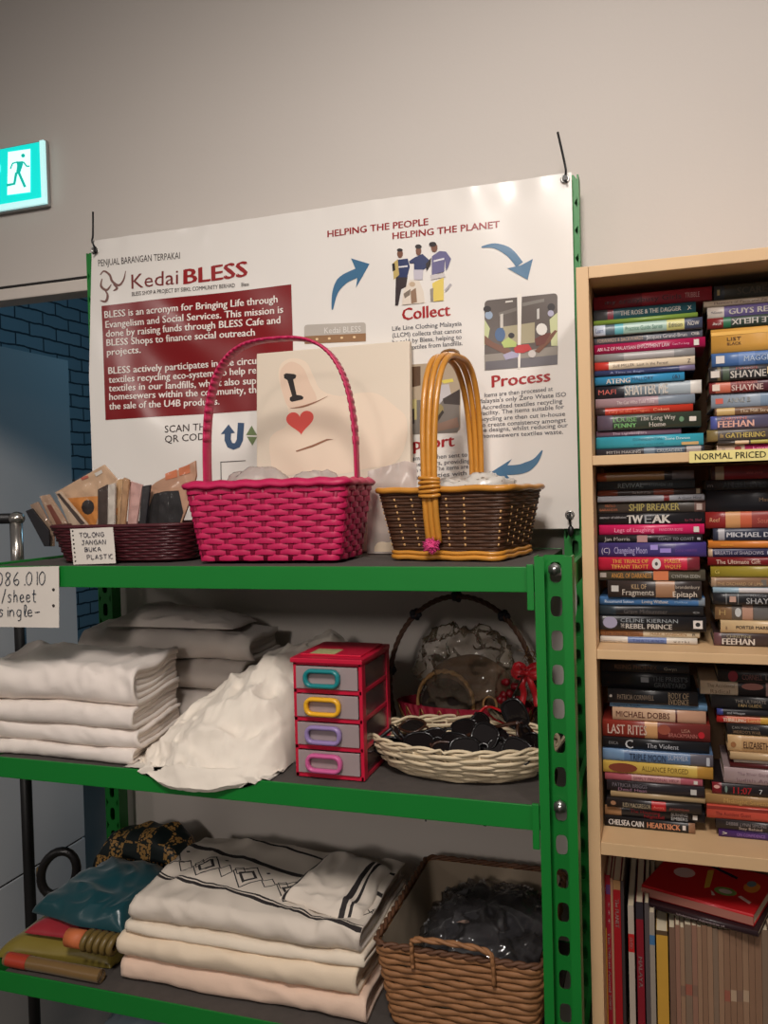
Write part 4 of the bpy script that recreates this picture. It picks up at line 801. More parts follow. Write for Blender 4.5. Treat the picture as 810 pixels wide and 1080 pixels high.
class Pile:
    """folded sheets lying on each other; one shared warp keeps them from meeting"""
    def __init__(s, z0, H, seed, amp=.010): s.z0, s.H, s.seed, s.amp = z0, H, seed, amp
    def warp(s, p):
        k = max(0, (p.z - s.z0) / s.H); q = Vector((p.x * 5.5, p.y * 5, s.seed))
        z = p.z + s.amp * k * (noise.noise(q) + .5 * noise.noise(q * 2.2)) 
        x = p.x + .007 * noise.noise(Vector((p.y * 8, p.z * 22, s.seed + 3))); y = p.y + .008 * noise.noise(Vector((p.x * 6, p.z * 20, s.seed + 5)))
        return Vector((x, y, z))
    def sheet(s, name, m, x0, x1, yf, yb, z0, th, nl, label, cat, group=None, seed=1, wr=.003, parts=None, skew=0.0, fr=11):
        """nl nested U folds, folded edge to the front, layer ends showing at x1"""
        mb = MB(); t = th / (2 * nl); g = t * .10
        for k in range(nl):
            ro = th / 2 - k * t; ri = ro - t + g; zc = z0 + th / 2; xr = x1 - .004 * k - (.006 * noise.noise(Vector((k * 1.7, seed, 2)))); xl = x0 + .003 * k
            path = []
            M = 16; yc = yf + th / 2 * .8
            for i in range(M + 1): path.append((yb - (yb - yc) * i / M, 1, None))
            arcn = 10
            prof_o = [(yb + (yc - yb) * i / M, zc + ro) for i in range(M + 1)] + [(yc - ro * .8 * math.sin(math.pi * i / arcn), zc + ro * math.cos(math.pi * i / arcn)) for i in range(1, arcn)] + [(yc + (yb - yc) * i / M, zc - ro) for i in range(M + 1)]
            prof_i = [(yb + (yc - yb) * i / M, zc + ri) for i in range(M + 1)] + [(yc - ri * .8 * math.sin(math.pi * i / arcn), zc + ri * math.cos(math.pi * i / arcn)) for i in range(1, arcn)] + [(yc + (yb - yc) * i / M, zc - ri) for i in range(M + 1)]
            if k == nl - 1: prof_i = [(y, zc) for y, z in prof_i]
            loop = prof_o + prof_i[::-1]; n = len(loop); NX = 56
            b0 = len(mb.v)
            def put(u, v):
                y, z = loop[round(v * n) % n]; x = xl + (xr - xl) * u + skew * (y - yf)
                p = Vector((x, y, z)); kk = (z - z0) / th
                d = wrinkle(p, seed, fr, wr)
                p.z += d * kk * .9
                if y < yc: p.y -= d * .8
                e = min(1, (xr - x) / .012 if True else 1); 
                return s.warp(p)
            mb.grid(lambda u, v: put(u, v), NX, n, 0)
            # round the left end closed, cap both ends
            for e in (0, NX):
                ids = [b0 + j * (NX + 1) + e for j in range(n)]; h = len(prof_o)
                for j in range(h - 1):
                    mb.f.append([ids[j], ids[j + 1], ids[n - 2 - j], ids[n - 1 - j]]); mb.m.append(0); mb.sm.append(True)
            if mb.uv is not None:
                for j in range(n + 1):
                    for i in range(NX + 1): mb.uv[b0 + j * (NX + 1) + i] = (xl + (xr - xl) * i / NX, (loop[j % n][0] if j < M + 4 else -1))
        return mb.build(name, m, None, 0, label, cat, group, fixn=True)
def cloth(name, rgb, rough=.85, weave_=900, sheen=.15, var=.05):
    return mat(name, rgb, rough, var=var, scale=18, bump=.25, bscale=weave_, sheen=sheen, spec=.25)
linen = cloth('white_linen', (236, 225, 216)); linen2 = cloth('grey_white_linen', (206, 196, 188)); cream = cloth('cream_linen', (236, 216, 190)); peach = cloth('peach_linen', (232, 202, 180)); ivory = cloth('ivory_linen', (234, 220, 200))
# ------------------------------------------------------------------ middle shelf: sheets
A = Pile(Z2, .18, 3.0, .012); z = Z2 + .0006
for i, (th, xr, lb) in enumerate(((.0250, -.868, 'white folded bedsheet at the bottom of the front pile on the middle shelf'), (.0330, -.858, 'white folded bedsheet second from the bottom of the front pile'),
        (.0380, -.864, 'white folded bedsheet just under the top one of the front pile'), (.066, -.862, 'thick white folded bedsheet on top of the front pile, middle green shelf'))):
    A.sheet('folded_bedsheet', linen, -1.212 + .004 * i, xr, 1.212 + .004 * (i % 2), 1.405, z, th, 2 if i < 3 else 3, lb, 'bedsheet', 'white sheets in the front pile', i + 1, .0040 if i < 3 else .0080, None, -.16)
    z += th + .0012
A = Pile(Z2, .2, 8.0, .008); z = Z2 + .0006
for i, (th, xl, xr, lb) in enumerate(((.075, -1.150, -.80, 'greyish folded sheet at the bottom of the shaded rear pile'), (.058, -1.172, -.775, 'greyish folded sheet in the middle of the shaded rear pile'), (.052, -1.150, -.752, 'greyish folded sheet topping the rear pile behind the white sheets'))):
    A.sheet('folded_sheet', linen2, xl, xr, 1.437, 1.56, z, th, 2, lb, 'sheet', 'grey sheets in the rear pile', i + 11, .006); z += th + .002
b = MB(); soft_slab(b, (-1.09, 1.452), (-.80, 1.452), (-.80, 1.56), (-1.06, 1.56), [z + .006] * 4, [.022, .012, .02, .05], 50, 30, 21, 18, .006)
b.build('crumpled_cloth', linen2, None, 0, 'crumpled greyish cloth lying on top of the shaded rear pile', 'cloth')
# white garment heaped over the shelf edge
b = MB()
def heap(u, v):
    uu = u; x = -.880 + .278 * uu; t = v
    prof = [(1.535, Z2 + .004), (1.53, 1.10), (1.50, 1.235), (1.42, 1.230), (1.345, 1.198), (1.275, 1.155), (1.222, 1.108), (1.190, 1.060), (1.176, 1.028), (1.182, 1.020), (1.1885, 1.026), (1.196, 1.046), (1.24, Z2 + .001), (1.40, Z2 + .001), (1.53, Z2 + .001)]
    k = t * (len(prof) - 1); i = min(int(k), len(prof) - 2); f = k - i; f = f * f * (3 - 2 * f)
    y = prof[i][0] * (1 - f) + prof[i + 1][0] * f; zz = prof[i][1] * (1 - f) + prof[i + 1][1] * f
    # height falls off to the left at the front, and the skirt only hangs in the middle
    side = max(0, 1 - abs(2 * uu - 1) ** 5) ** .6
    hl = .30 + .70 * min(1, max(0, (uu * 1.25 + (y - 1.22) * -.6 + .25)))
    front = max(0, min(1, (1.30 - y) / .09)); fs = math.sin(math.pi * min(1, max(0, (uu - .04) / .94))) ** .6
    if zz > Z2: zz = Z2 + .001 + (zz - Z2) * side * hl
    if k < 11.2:
        back = max(0, min(1, (y - 1.22) / .3)); x += .03 * back * (1 - uu) * 2 + back * .01 + max(0, min(1, (y - 1.385) / .06)) * .05 * uu
        if zz < Z2: zz = Z2 - (Z2 - zz) * fs + (1 - fs) * .006
        y = y + front * (1 - fs) * .055
    p = Vector((x, y, zz))
    if k < 10.5:
        d = wrinkle(Vector((x + .3 * zz, y * .8, zz * .9)), 4, 9, .015) + wrinkle(Vector((x * .6 - .8 * y, y * .6 + x * .5, zz)), 9, 11, .010) + wrinkle(p, 14, 26, .0045)
        if k > 7: d *= .35
        p += Vector((0, -.35, .8)) * d * side
        p.x += .012 * noise.noise(Vector((y * 9, zz * 12, 3)))
        if p.y < FY + .012 and p.z < Z2 + .01: p.y = min(p.y, FY - .0025)
        elif p.z < Z2 + .002: p.z = Z2 + .002
    return p
b.grid(heap, 110, 120, 0)
b.build('heaped_garment', cloth('white_cotton', (238, 228, 214)), None, 0, 'crumpled white cotton garment heaped over the middle shelf edge', 'garment')
# ------------------------------------------------------------------ bottom shelf: tablecloths
A = Pile(Z3, .17, 5.0, .010); z = Z3 + .0006
A.sheet('folded_tablecloth', peach, -.925, -.462, 1.232, 1.50, z, .040, 2, 'peach-cream folded tablecloth at the bottom of the pile on the lowest shelf', 'tablecloth', 'folded tablecloths', 31, .0045); z += .0415
A.sheet('folded_tablecloth', cream, -.925, -.474, 1.230, 1.50, z, .043, 2, 'thick cream folded tablecloth second from the bottom of the tablecloth pile', 'tablecloth', 'folded tablecloths', 32, .004); z += .0445
A.sheet('folded_tablecloth', ivory, -.915, -.464, 1.238, 1.50, z, .020, 1, 'thin ivory folded tablecloth directly under the patterned one', 'tablecloth', 'folded tablecloths', 33, .003); z += .0212
def pattern_mat():
    m = bpy.data.materials.new('printed_linen'); m.use_nodes = True; nt = m.node_tree; bs = nt.nodes['Principled BSDF']; bs.inputs['Roughness'].default_value = .85
    uv = nt.nodes.new('ShaderNodeUVMap'); uv.uv_map = 'UVMap'; sp = nt.nodes.new('ShaderNodeSeparateXYZ'); nt.links.new(uv.outputs[0], sp.inputs[0])
    def M(op, a, c=None, d=None):
        n = nt.nodes.new('ShaderNodeMath'); n.operation = op
        for i, q in enumerate((a, c, d)):
            if q is None: continue
            if isinstance(q, (int, float)): n.inputs[i].default_value = q
            else: nt.links.new(q, n.inputs[i])
        return n.outputs[0]
    X = sp.outputs[0]; Y = M('ADD', sp.outputs[1], M('MULTIPLY', M('ADD', X, .72), .20))
    def bandm(y0, y1): return M('MULTIPLY', M('GREATER_THAN', Y, y0), M('LESS_THAN', Y, y1))
    out = bandm(1.405, 1.417)
    for q in ((1.288, 1.296), (1.299, 1.303), (1.482, 1.49)): out = M('MAXIMUM', out, bandm(*q))
    def diamonds(pitch, ph, cy, r0, r1, asp):
        f = M('ABSOLUTE', M('SUBTRACT', M('FRACT', M('ADD', M('DIVIDE', X, pitch), ph)), .5)); fx_ = M('MULTIPLY', f, pitch); fy_ = M('MULTIPLY', M('ABSOLUTE', M('SUBTRACT', Y, cy)), asp)
        d = M('ADD', fx_, fy_); return M('MULTIPLY', M('GREATER_THAN', d, r0), M('LESS_THAN', d, r1))
    for a in ((.096, .1, 1.352, .031, .0345, .8), (.096, .1, 1.352, .014, .0215, .8), (.096, .6, 1.347, .0135, .0165, .8), (.096, .32, 1.36, .010, .0128, .8), (.096, .79, 1.385, 0, .005, 1)): out = M('MAXIMUM', out, diamonds(*a))
    mx = nt.nodes.new('ShaderNodeMix'); mx.data_type = 'RGBA'; nt.links.new(out, mx.inputs[0]); mx.inputs[6].default_value = (*lin((222, 210, 196)), 1); mx.inputs[7].default_value = (*lin((44, 38, 38)), 1)
    nt.links.new(mx.outputs[2], bs.inputs['Base Color'])
    return m
top_cloth = A.sheet('folded_tablecloth', pattern_mat(), -.905, -.470, 1.236, 1.50, z, .046, 3, 'white folded tablecloth with black stripes and diamonds topping the lowest pile', 'tablecloth', 'folded tablecloths', 34, .0075); z += .047
b = MB(); zf = z + .004
soft_slab(b, (-.640, 1.300), (-.478, 1.262), (-.482, 1.44), (-.600, 1.475), [zf - .006, zf - .014, zf - .002, zf + .002], [.020, .016, .022, .024], 60, 60, 61, 15, .007, 5, lambda u, v: 1 if (.13 < u < .20 or .62 < u < .66 or .70 < u < .73) else 0)
b.build('turned_back_flap', [cloth('flap_linen', (222, 210, 196)), ink((44, 38, 38), .8)], top_cloth, fixn=True)
# ------------------------------------------------------------------ bottom shelf: satin and brocade cloths
tealm = mat('teal_satin', (12, 62, 70), .30, var=.12, scale=8, bump=.04, bscale=40, sheen=.3)
olivem = mat('olive_satin', (128, 112, 44), .38, var=.15, scale=12, sheen=.2, bump=.05); redm = mat('red_satin', (150, 26, 40), .45, var=.1, sheen=.3)
def brocade():
    m = mat('gold_brocade', (26, 38, 36), .5, var=0); nt = m.node_tree; bs = nt.nodes['Principled BSDF']; tc = nt.nodes['Texture Coordinate']
    mp = nt.nodes['Mapping']; v = nt.nodes.new('ShaderNodeTexVoronoi'); v.inputs['Scale'].default_value = 170; v.feature = 'F1'
    ck = nt.nodes.new('ShaderNodeTexChecker'); ck.inputs['Scale'].default_value = 30; nt.links.new(mp.outputs[0], v.inputs['Vector']); nt.links.new(mp.outputs[0], ck.inputs['Vector'])
    mu = nt.nodes.new('ShaderNodeMath'); mu.operation = 'LESS_THAN'; mu.inputs[1].default_value = .55; nt.links.new(v.outputs['Distance'], mu.inputs[0])
    m2 = nt.nodes.new('ShaderNodeMath'); m2.operation = 'MULTIPLY'; nt.links.new(mu.outputs[0], m2.inputs[0]); nt.links.new(ck.outputs['Fac'], m2.inputs[1])
    mx = nt.nodes.new('ShaderNodeMix'); mx.data_type = 'RGBA'; nt.links.new(m2.outputs[0], mx.inputs[0]); mx.inputs[6].default_value = (*lin((24, 36, 36)), 1); mx.inputs[7].default_value = (*lin((196, 150, 84)), 1)
    nt.links.new(mx.outputs[2], bs.inputs['Base Color']); return m
b = MB(); soft_slab(b, (-1.198, 1.236), (-.962, 1.262), (-.962, 1.46), (-1.185, 1.46), [Z3 + .0006] * 4, [.034, .036, .036, .036], 60, 40, 51, 8, .002)
b.build('olive_cloth', olivem, None, 0, 'olive gold satin cloth folded flat at the left of the lowest shelf', 'cloth')
zo = Z3 + .040
b = MB(); soft_slab(b, (-1.155, 1.262), (-.962, 1.268), (-.962, 1.45), (-1.10, 1.45), [zo] * 4, [.022, .016, .02, .02], 50, 30, 52, 9, .002)
b.build('red_cloth', redm, None, 0, 'small red satin cloth between the olive cloth and the teal satin', 'cloth')
zt2 = zo + .0255
b = MB(); soft_slab(b, (-1.158, 1.285), (-.940, 1.262), (-.940, 1.455), (-1.10, 1.455), [zt2, zt2 - .0, zt2, zt2], [.040, .036, .066, .072], 80, 60, 53, 11, .0085, pw=5, lowamp=.009)
b.build('teal_cloth', tealm, None, 0, 'shiny teal satin cloth folded on the red cloth, lowest shelf', 'cloth')
b = MB(); soft_slab(b, (-1.175, 1.462), (-.938, 1.462), (-.938, 1.562), (-1.150, 1.562), [Z3 + .001] * 4, [.135, .15, .166, .150], 60, 40, 54, 12, .007, pw=5)
b.build('brocade_cloth', brocade(), None, 0, 'dark cloth with gold brocade squares heaped behind the teal satin', 'cloth')
# rolled cloth at the shelf front
def roll(x0, x1, y, zc, r, name, m, lab, cat, endm=None):
    t = thing(name, lab, cat, ((x0 + x1) / 2, y, zc - r)); b = MB()
    b.grid(lambda u, v: Vector((x0 + (x1 - x0) * u, y + r * math.cos(2 * math.pi * v) * (1 + .05 * math.sin(u * 9)), zc + r * math.sin(2 * math.pi * v))), 30, 16)
    sp = [(x1, y + r * .97 * (1 - i / 40) * math.cos(i * .62), zc + r * .97 * (1 - i / 40) * math.sin(i * .62)) for i in range(38)]
    b.tube(sp, r * .05, 5); b.tube([(x0, y, zc), (x0 + .004, y, zc)], r * .96, 16); b.tube([(x1 - .006, y, zc), (x1 - .003, y, zc)], r * .9, 16); b.build('roll', m, t)
    if endm:
        b = MB(); b.grid(lambda u, v: Vector((x0 + .006 + (x1 - x0) * .22 * u, y + r * 1.06 * math.cos(2 * math.pi * v) * (1 + .05 * math.sin(u * 2)), zc + r * 1.06 * math.sin(2 * math.pi * v))), 12, 16); b.build('end_band', endm, t, label='red band')
roll(-1.160, -.952, 1.2185, Z3 + .0125, .0118, 'rolled_cloth', mat('bronze_satin', (120, 92, 52), .35, var=.12, sheen=.2), 'bronze satin cloth rolled up at the front edge of the lowest shelf', 'cloth', mat('red_silk', (170, 60, 40), .4))
t = thing('coiled_sash', 'olive coiled sash with an orange paper band beside the tablecloth pile', 'sash', (-.985, 1.245, Z3 + .04))
b = MB()
for k in range(5):
    cx = -1.0 + .014 * k; b.tube([(cx + .003 * math.sin(a * .4), 1.247 + .0165 * math.cos(a * .4189), Z3 + .0548 + .0135 * math.sin(a * .4189)) for a in range(15)], .0062, 7, True)
b.build('coil', mat('sash_olive', (112, 92, 48), .4, var=.15), t)
b = MB(); b.tube([(-1.043, 1.247, Z3 + .0542), (-1.008, 1.247, Z3 + .0542)], .0165, 14); b.build('paper_band', mat('band_orange', (206, 112, 66), .6), t)
t = thing('bag_handle', 'black padded loop handle standing up behind the teal satin', 'handle', tuple(P(60, 948, Y=1.40)))
c = P(62, 921, Y=1.40); b = MB()
b.tube([c + Vector((.034 * math.cos(a * .2618) + .010 * math.sin(a * .2618), .012 * math.cos(a * .2618), .047 * math.sin(a * .2618))) for a in range(24)], .0092, 10, True)
b.build('loop', mat('black_leather', (24, 22, 22), .35, var=.2), t)
b = MB(); b.tube([c + Vector((-.046, -.002, -.01)), c + Vector((-.043, -.003, .008))], .0078, 8); b.build('buckle', mat('brass', (170, 140, 80), .35, metal=.8), t)
b = MB(); b.blob(c + Vector((.004, .012, -.062)), (.05, .02, .022), 10, .004, 20, 3); b.build('bag_body', MATS['black_leather'], t)
# ================================================================== drawer unit
Y0, Y1 = 1.232, 1.372; X0, X1 = -.5705, -.4525; H0 = Z2 + .0005; HH = .1945
redp = mat('red_plastic', (196, 26, 58), .32, var=.04); clr = film('frosted_plastic', (206, 186, 186), .5, .25); pane = film('side_plastic', (150, 110, 114), .2, .2)
dr = thing('drawer_unit', 'small red four-drawer plastic unit on the middle green shelf', 'drawer unit', ((X0 + X1) / 2, 1.3, H0))
b = MB(); n = 4; hh = (HH - .012) / n
for k in range(n + 1):
    zz = H0 + k * hh; b.box(X0, X1, Y0 + .002, Y1, zz if k else H0, zz + .0068)
for xx in (X0, X1 - .005):
    for yy in (Y0 + .002, Y1 - .013): b.box(xx, xx + .006, yy, yy + .016, H0, H0 + HH - .0065)
b.box(X0 + .005, X1 - .005, Y1 - .003, Y1, H0, H0 + HH - .008)
b.build('frame', redp, dr, .0008)
b = MB(); b.box(X0 - .003, X1 + .003, Y0 - .003, Y1 + .002, H0 + HH - .0078, H0 + HH); b.box(X0 + .006, X1 - .006, Y0 + .02, Y1 - .01, H0 + HH, H0 + HH + .003); b.build('top', redp, dr, .0015)
b = MB(); b.box(X0 + .022, X0 + .066, Y0 + .022, Y0 + .062, H0 + HH + .0031, H0 + HH + .0036); b.build('sticker', mat('sticker', (176, 172, 120), .5, var=.5, scale=120), dr, label='faded sticker')
for xx in (X0 + .0008, X1 - .002):
    b = MB(); 
    for k in range(n): b.box(xx, xx + .0012, Y0 + .016, Y1 - .014, H0 + k * hh + .006, H0 + (k + 1) * hh - .002)
    b.build('side_pane', pane, dr)
for k, (nm, rgb) in enumerate((('pink', (206, 96, 150)), ('lilac', (150, 128, 178)), ('yellow', (236, 176, 42)), ('teal', (30, 128, 132)))):
    za = H0 + k * hh + .0080; zb_ = H0 + (k + 1) * hh - .0012
    b = MB(); b.box(X0 + .006, X1 - .006, Y0 - .001, Y0 + .0012, za, zb_); b.box(X0 + .007, X1 - .007, Y0 + .0012, Y1 - .006, za, za + .0015)
    for xx in (X0 + .0062, X1 - .0074): b.box(xx, xx + .0012, Y0 + .0014, Y1 - .006, za + .0016, zb_ - .006)
    d = b.build('drawer', clr, dr, .0006)
    zc = (za + zb_) / 2; xc = X0 + .053; b = MB()
    f = rrect(.056, .024, .010); b.tube([(xc + f(i / 32)[0].x, Y0 - .006, zc + f(i / 32)[0].y) for i in range(32)], 1, 8, True, flat=(.0055, .0034, (0, 1, 0), 1)); b.build('handle', mat(nm + '_plastic', rgb, .3, var=.03), d, label='%s handle' % nm)
    if k in (3, 1):
        b = MB(); b.box(xc - .020, xc + .02, Y0 + .03, Y0 + .045, za + .002, za + .014); b.build('content', mat('drawer_content', (90, 84, 84), .6, var=.6, scale=90), d)
# ================================================================== pink basket
def frame(ox, oy, rz):
    ca, sa = math.cos(rz), math.sin(rz)
    return lambda p: Vector((ox + p[0] * ca - p[1] * sa, oy + p[0] * sa + p[1] * ca, p[2]))
def tapered(F, fb, ft, z0, z1, bul=0.0):
    def pt(u, t):
        a, na = fb(u); c, nc = ft(u); p = a * (1 - t) + c * t; n_ = (na * (1 - t) + nc * t).normalized(); p = p + n_ * bul * math.sin(math.pi * t); p.z = z0 + (z1 - z0) * t
        q = F(p); r = F(p + n_) - q; return q, r
    return pt
pinkm = mat('pink_raffia', (192, 28, 84), .45, var=.16, scale=60, bump=.2, bscale=160); pinkd = mat('dark_pink_raffia', (150, 20, 62), .5, var=.15, scale=60)
F = frame(-.626, 1.326, math.radians(3)); zt = 1.527; zb1 = Z1 + .0012
pk = thing('gift_basket', 'hot pink woven basket with tall hoop handle on the top shelf', 'basket', (-.622, 1.326, Z1))
pt = tapered(F, rrect(.252, .135, .012), rrect(.288, .165, .014), zb1 + .003, zt - .012)
b = MB(); weave(b, pt, 13, 34, 0, .0013, .0053, .0007, jit=.0016); b.build('woven_side', pinkm, pk)
b = MB(); stakes(b, pt, 34, .0042, .0009, 0); b.build('stake_strips', pinkd, pk, label='darker upright strips')
b = MB(); N = 96; pp = [pt(i / N, 1.0) for i in range(N)]
b.tube([p + Vector((0, 0, .006 + .0012 * math.sin(i * 1.3))) + n_ * .001 for i, (p, n_) in enumerate(pp)], 1, 8, True, flat=(.0045, .0075, (1, 0, 0))) 
b.build('rim', pinkm, pk)
b = MB(); pp = [pt(i / 60, 0)[0] for i in range(60)]; b.add(pp, [list(range(60))[::-1]]); b.add([p + Vector((0, 0, .0018)) for p in pp], [list(range(60))]); b.build('base', pinkd, pk)
b = MB(); cz = zt - .012; hr = .2505
hp = []
for i in range(49):
    a = math.pi * i / 48; x = -.140 * math.copysign(abs(math.cos(a)) ** .68, math.cos(a)); z_ = cz + (P(305, 357, Y=1.33).z - cz) * abs(math.sin(a)) ** .62
    hp.append(F(Vector((x, 0, z_))))
hp = [F(Vector((-.131, 0, cz - .05)))] + hp + [F(Vector((.131, 0, cz - .05)))]
b.tube(hp, 1, 8, flat=(.0026, .0145, (1, 0, 0)))
for i in range(3, 47, 1):
    if i % 1 == 0: b.tube([hp[i] * .45 + hp[i + 1] * .55, hp[i] * -.2 + hp[i + 1] * 1.2], 1, 8, flat=(.0030, .0149, hp[i] - F(Vector((0, 0, cz))), 1))
b.build('hoop_handle', pinkm, pk)
bagf = film('cloudy_plastic', (214, 200, 192), .62, .25); clearf = film('clear_plastic', (226, 216, 204), .025, .06, .35)
def bag(name, c, r, seed, m, lab, cat, amp=.02, fr=18, parent=None, n=22, pw=.8, F_=None):
    b = MB(); b.blob(c, r, n, amp, fr, seed, 0, True, pw)
    return b.build(name, m, parent, 0, lab if parent is None else None, cat if parent is None else None)
t = thing('plastic_bag', 'cloudy plastic bag bulging out of the pink basket at left', 'bag', (-.68, 1.325, 1.40)); bag('film', (-.672, 1.325, 1.475), (.063, .05, .072), 3, bagf, '', '', .010, 20, t)
b = MB(); b.blob((-.672, 1.325, 1.45), (.055, .042, .055), 14, .006, 16, 4); b.build('contents', mat('bag_cloth', (196, 178, 168), .8), t)
t = thing('plastic_bag', 'clear plastic bag with yellow stuff in the pink basket at right', 'bag', (-.555, 1.325, 1.40)); bag('film', (-.562, 1.33, 1.474), (.050, .042, .064), 8, bagf, '', '', .010, 22, t)
b = MB(); b.blob((-.553, 1.328, 1.480), (.034, .030, .046), 12, .008, 30, 6); b.build('contents', mat('yellow_stuff', (206, 170, 84), .7, var=.3, scale=40), t)
t = thing('plastic_packet', 'clear plastic packet standing between the pink and brown baskets', 'packet', (-.46, 1.44, Z1))
b = MB(); b.grid(lambda u, v: Vector((-.512 + .094 * u + .006 * v, 1.446 + .004 * noise.noise(Vector((u * 5, v * 6, 2))) + .004 * math.sin(math.pi * u), Z1 + .001 + (.168 - .022 * abs(u - .75)) * v)), 20, 24); b.grid(lambda u, v: Vector((-.512 + .094 * u + .006 * v, 1.4445 - .008 * math.sin(math.pi * u) * math.sin(math.pi * v) + .004 * noise.noise(Vector((u * 5, v * 6, 2))) + .004 * math.sin(math.pi * u), Z1 + .001 + (.168 - .022 * abs(u - .75)) * v)), 20, 24); b.build('film', bagf, t, fixn=False)
b = MB(); b.box(-.50, -.425, 1.4465, 1.4472, Z1 + .004, Z1 + .13); b.build('insert_card', mat('insert_card', (214, 196, 170), .7), t)
# ================================================================== brown basket
bark = mat('dark_bark_twig', (72, 42, 22), .55, var=.35, scale=70, bump=.4, bscale=180); rat = mat('golden_rattan', (200, 136, 50), .35, var=.22, scale=26, bump=.12, coat=.3); beige = mat('pale_splint', (206, 160, 104), .5, var=.1)
rz = math.radians(-9); F = frame(-.318, 1.386, rz)
bk = thing('gift_basket', 'dark brown twig basket with thick golden cane handle', 'basket', (-.318, 1.386, Z1))
zb1 = Z1 + .012; zt = 1.500
pt = tapered(F, rrect(.186, .165, .014), rrect(.226, .192, .016), zb1, zt)
b = MB(); weave(b, pt, 19, 26, 0, .0010, .0031, .0017, rnd=True, n=5)
for i in range(26):
    u = (i + .5) / 26
    p0 = pt(u, .1); 
    pl = F(Vector((1, 0, 0))) - F(Vector((0, 0, 0)))
    sidef = p0[1].dot(pl) > .7
    for r in range(2, 17, 2):
        if (not sidef and i % 3 != 2) or sidef:
            q, nn = pt(u, (r + .2 + (i % 2 if sidef else 0)) / 19); q2, _ = pt(u, (r + 1.0 + (i % 2 if sidef else 0)) / 19); 
            if not sidef or r < 13: b.tube([q + nn * .0022, q2 + nn * .0022], 1, 6, False, 1, (.0007, .0016, nn, 1))
b.build('twig_side', [bark, beige], bk)
b = MB()
for zz, tt, r in ((zt + .003, 1.0, .0052), (Z1 + .0052, 0.0, .0044), (Z1 + .0125, 0.0, .0034)):
    b.tube([pt(i / 80, tt)[0] * 1 + pt(i / 80, tt)[1] * .003 + Vector((0, 0, zz - pt(i / 80, tt)[0].z + .0008 * math.sin(i * .9))) for i in range(80)], r, 8, True)
    if tt == 1.0: b.build('rim', rat, bk); b = MB()
b.build('foot_rim', rat, bk)
b = MB(); pp = [pt(i / 50, 0)[0] for i in range(50)]; b.add([p - Vector((0, 0, .004)) for p in pp], [list(range(50))[::-1]]); b.add([p - Vector((0, 0, .002)) for p in pp], [list(range(50))]); b.build('base', bark, bk)
hz = P(487, 374, Y=1.38).z
for k in (-1, 0, 1):
    b = MB(); pts = []
    for i in range(41):
        a = math.pi * i / 40; yy = -.106 * math.copysign(abs(math.cos(a)) ** .7, math.cos(a)); z_ = 1.515 + (hz - 1.515) * abs(math.sin(a)) ** .75
        pts.append(F(Vector((-.012 + .0088 * k + .004 * math.sin(a) * k, yy, z_ - abs(k) * .002))))
    pts = [F(Vector((-.012 + .0088 * k, -.092, Z1 + .03))), F(Vector((-.012 + .0088 * k, -.102, 1.46)))] + pts + [F(Vector((-.012 + .0088 * k, .1, 1.47)))]
    b.tube(catmull(pts, 3), .0052, 8); b.build('handle_cane', rat, bk)
for sgn, z0_, z1_ in ((-1, 1.494, 1.532), (1, 1.508, 1.526)):
    b = MB(); nst = int((z1_ - z0_) / .0064)
    for k in range(nst):
        zz = z0_ + k * .0066; b.tube([F(Vector((-.012 + .0168 * math.cos(a * .5236), sgn * .1065 + .0078 * math.sin(a * .5236), zz + .0014 * math.sin(a * .5236 + k)))) for a in range(12)], .0032, 6, True)
    b.build('binding', rat, bk)
b = MB(); 
b.tube([F(Vector((-.012, .0 + .0075 * (k - 2), hz + .0015))) + Vector((.0155 * math.cos(a * .5236), 0, .0078 * math.sin(a * .5236))) for k in (1,) for a in range(12)], .0026, 6, True); b.build('binding', mat('aged_binding', (120, 84, 40), .5), bk)
pm = mat('pink_tulle', (206, 60, 120), .7, var=.25, scale=90); b = MB(); c = F(Vector((-.010, -.110, Z1 + .026))); rn = random.Random(3)
for k in range(150):
    d = Vector((rn.gauss(0, 1), rn.gauss(0, 1), rn.gauss(0, 1))).normalized(); e = c + Vector((d.x * .017, d.y * .012, d.z * .015)) * rn.uniform(.6, 1)
    b.tube([c, (c + e) / 2 + Vector((rn.uniform(-1, 1), rn.uniform(-1, 1), rn.uniform(-1, 1))) * .003, e], [.0012, .0016, .0005], 4)
b.blob(c, (.011, .008, .010), 8, .004, 60, 1); b.build('pompom', pm, bk, label='pink tulle pompom')
t = thing('plastic_bag', 'white speckled plastic bag lying inside the brown basket', 'bag', (-.30, 1.39, Z1 + .02))
b = MB(); b.blob((0, 0, 0), (.088, .070, .060), 24, .012, 22, 9, 0, True, .8); b.map(lambda p: F(Vector((p.x + .006, p.y, 1.458 + p.z + .020 * max(0, p.x / .09))))); 
def speckle():
    m = film('speckled_plastic', (226, 220, 210), .8, .3); nt = m.node_tree; bs = nt.nodes['Principled BSDF']; v = nt.nodes.new('ShaderNodeTexVoronoi'); v.inputs['Scale'].default_value = 60; tc = nt.nodes.new('ShaderNodeTexCoord'); nt.links.new(tc.outputs['Object'], v.inputs['Vector'])
    r = nt.nodes.new('ShaderNodeMath'); r.operation = 'LESS_THAN'; r.inputs[1].default_value = .2; nt.links.new(v.outputs['Distance'], r.inputs[0]); mx = nt.nodes.new('ShaderNodeMix'); mx.data_type = 'RGBA'; mx.inputs[6].default_value = (*lin((226, 220, 210)), 1); mx.inputs[7].default_value = (*lin((120, 110, 96)), 1)
    nt.links.new(r.outputs[0], mx.inputs[0]); nt.links.new(mx.outputs[2], bs.inputs['Base Color']); return m
b.build('film', speckle(), t)
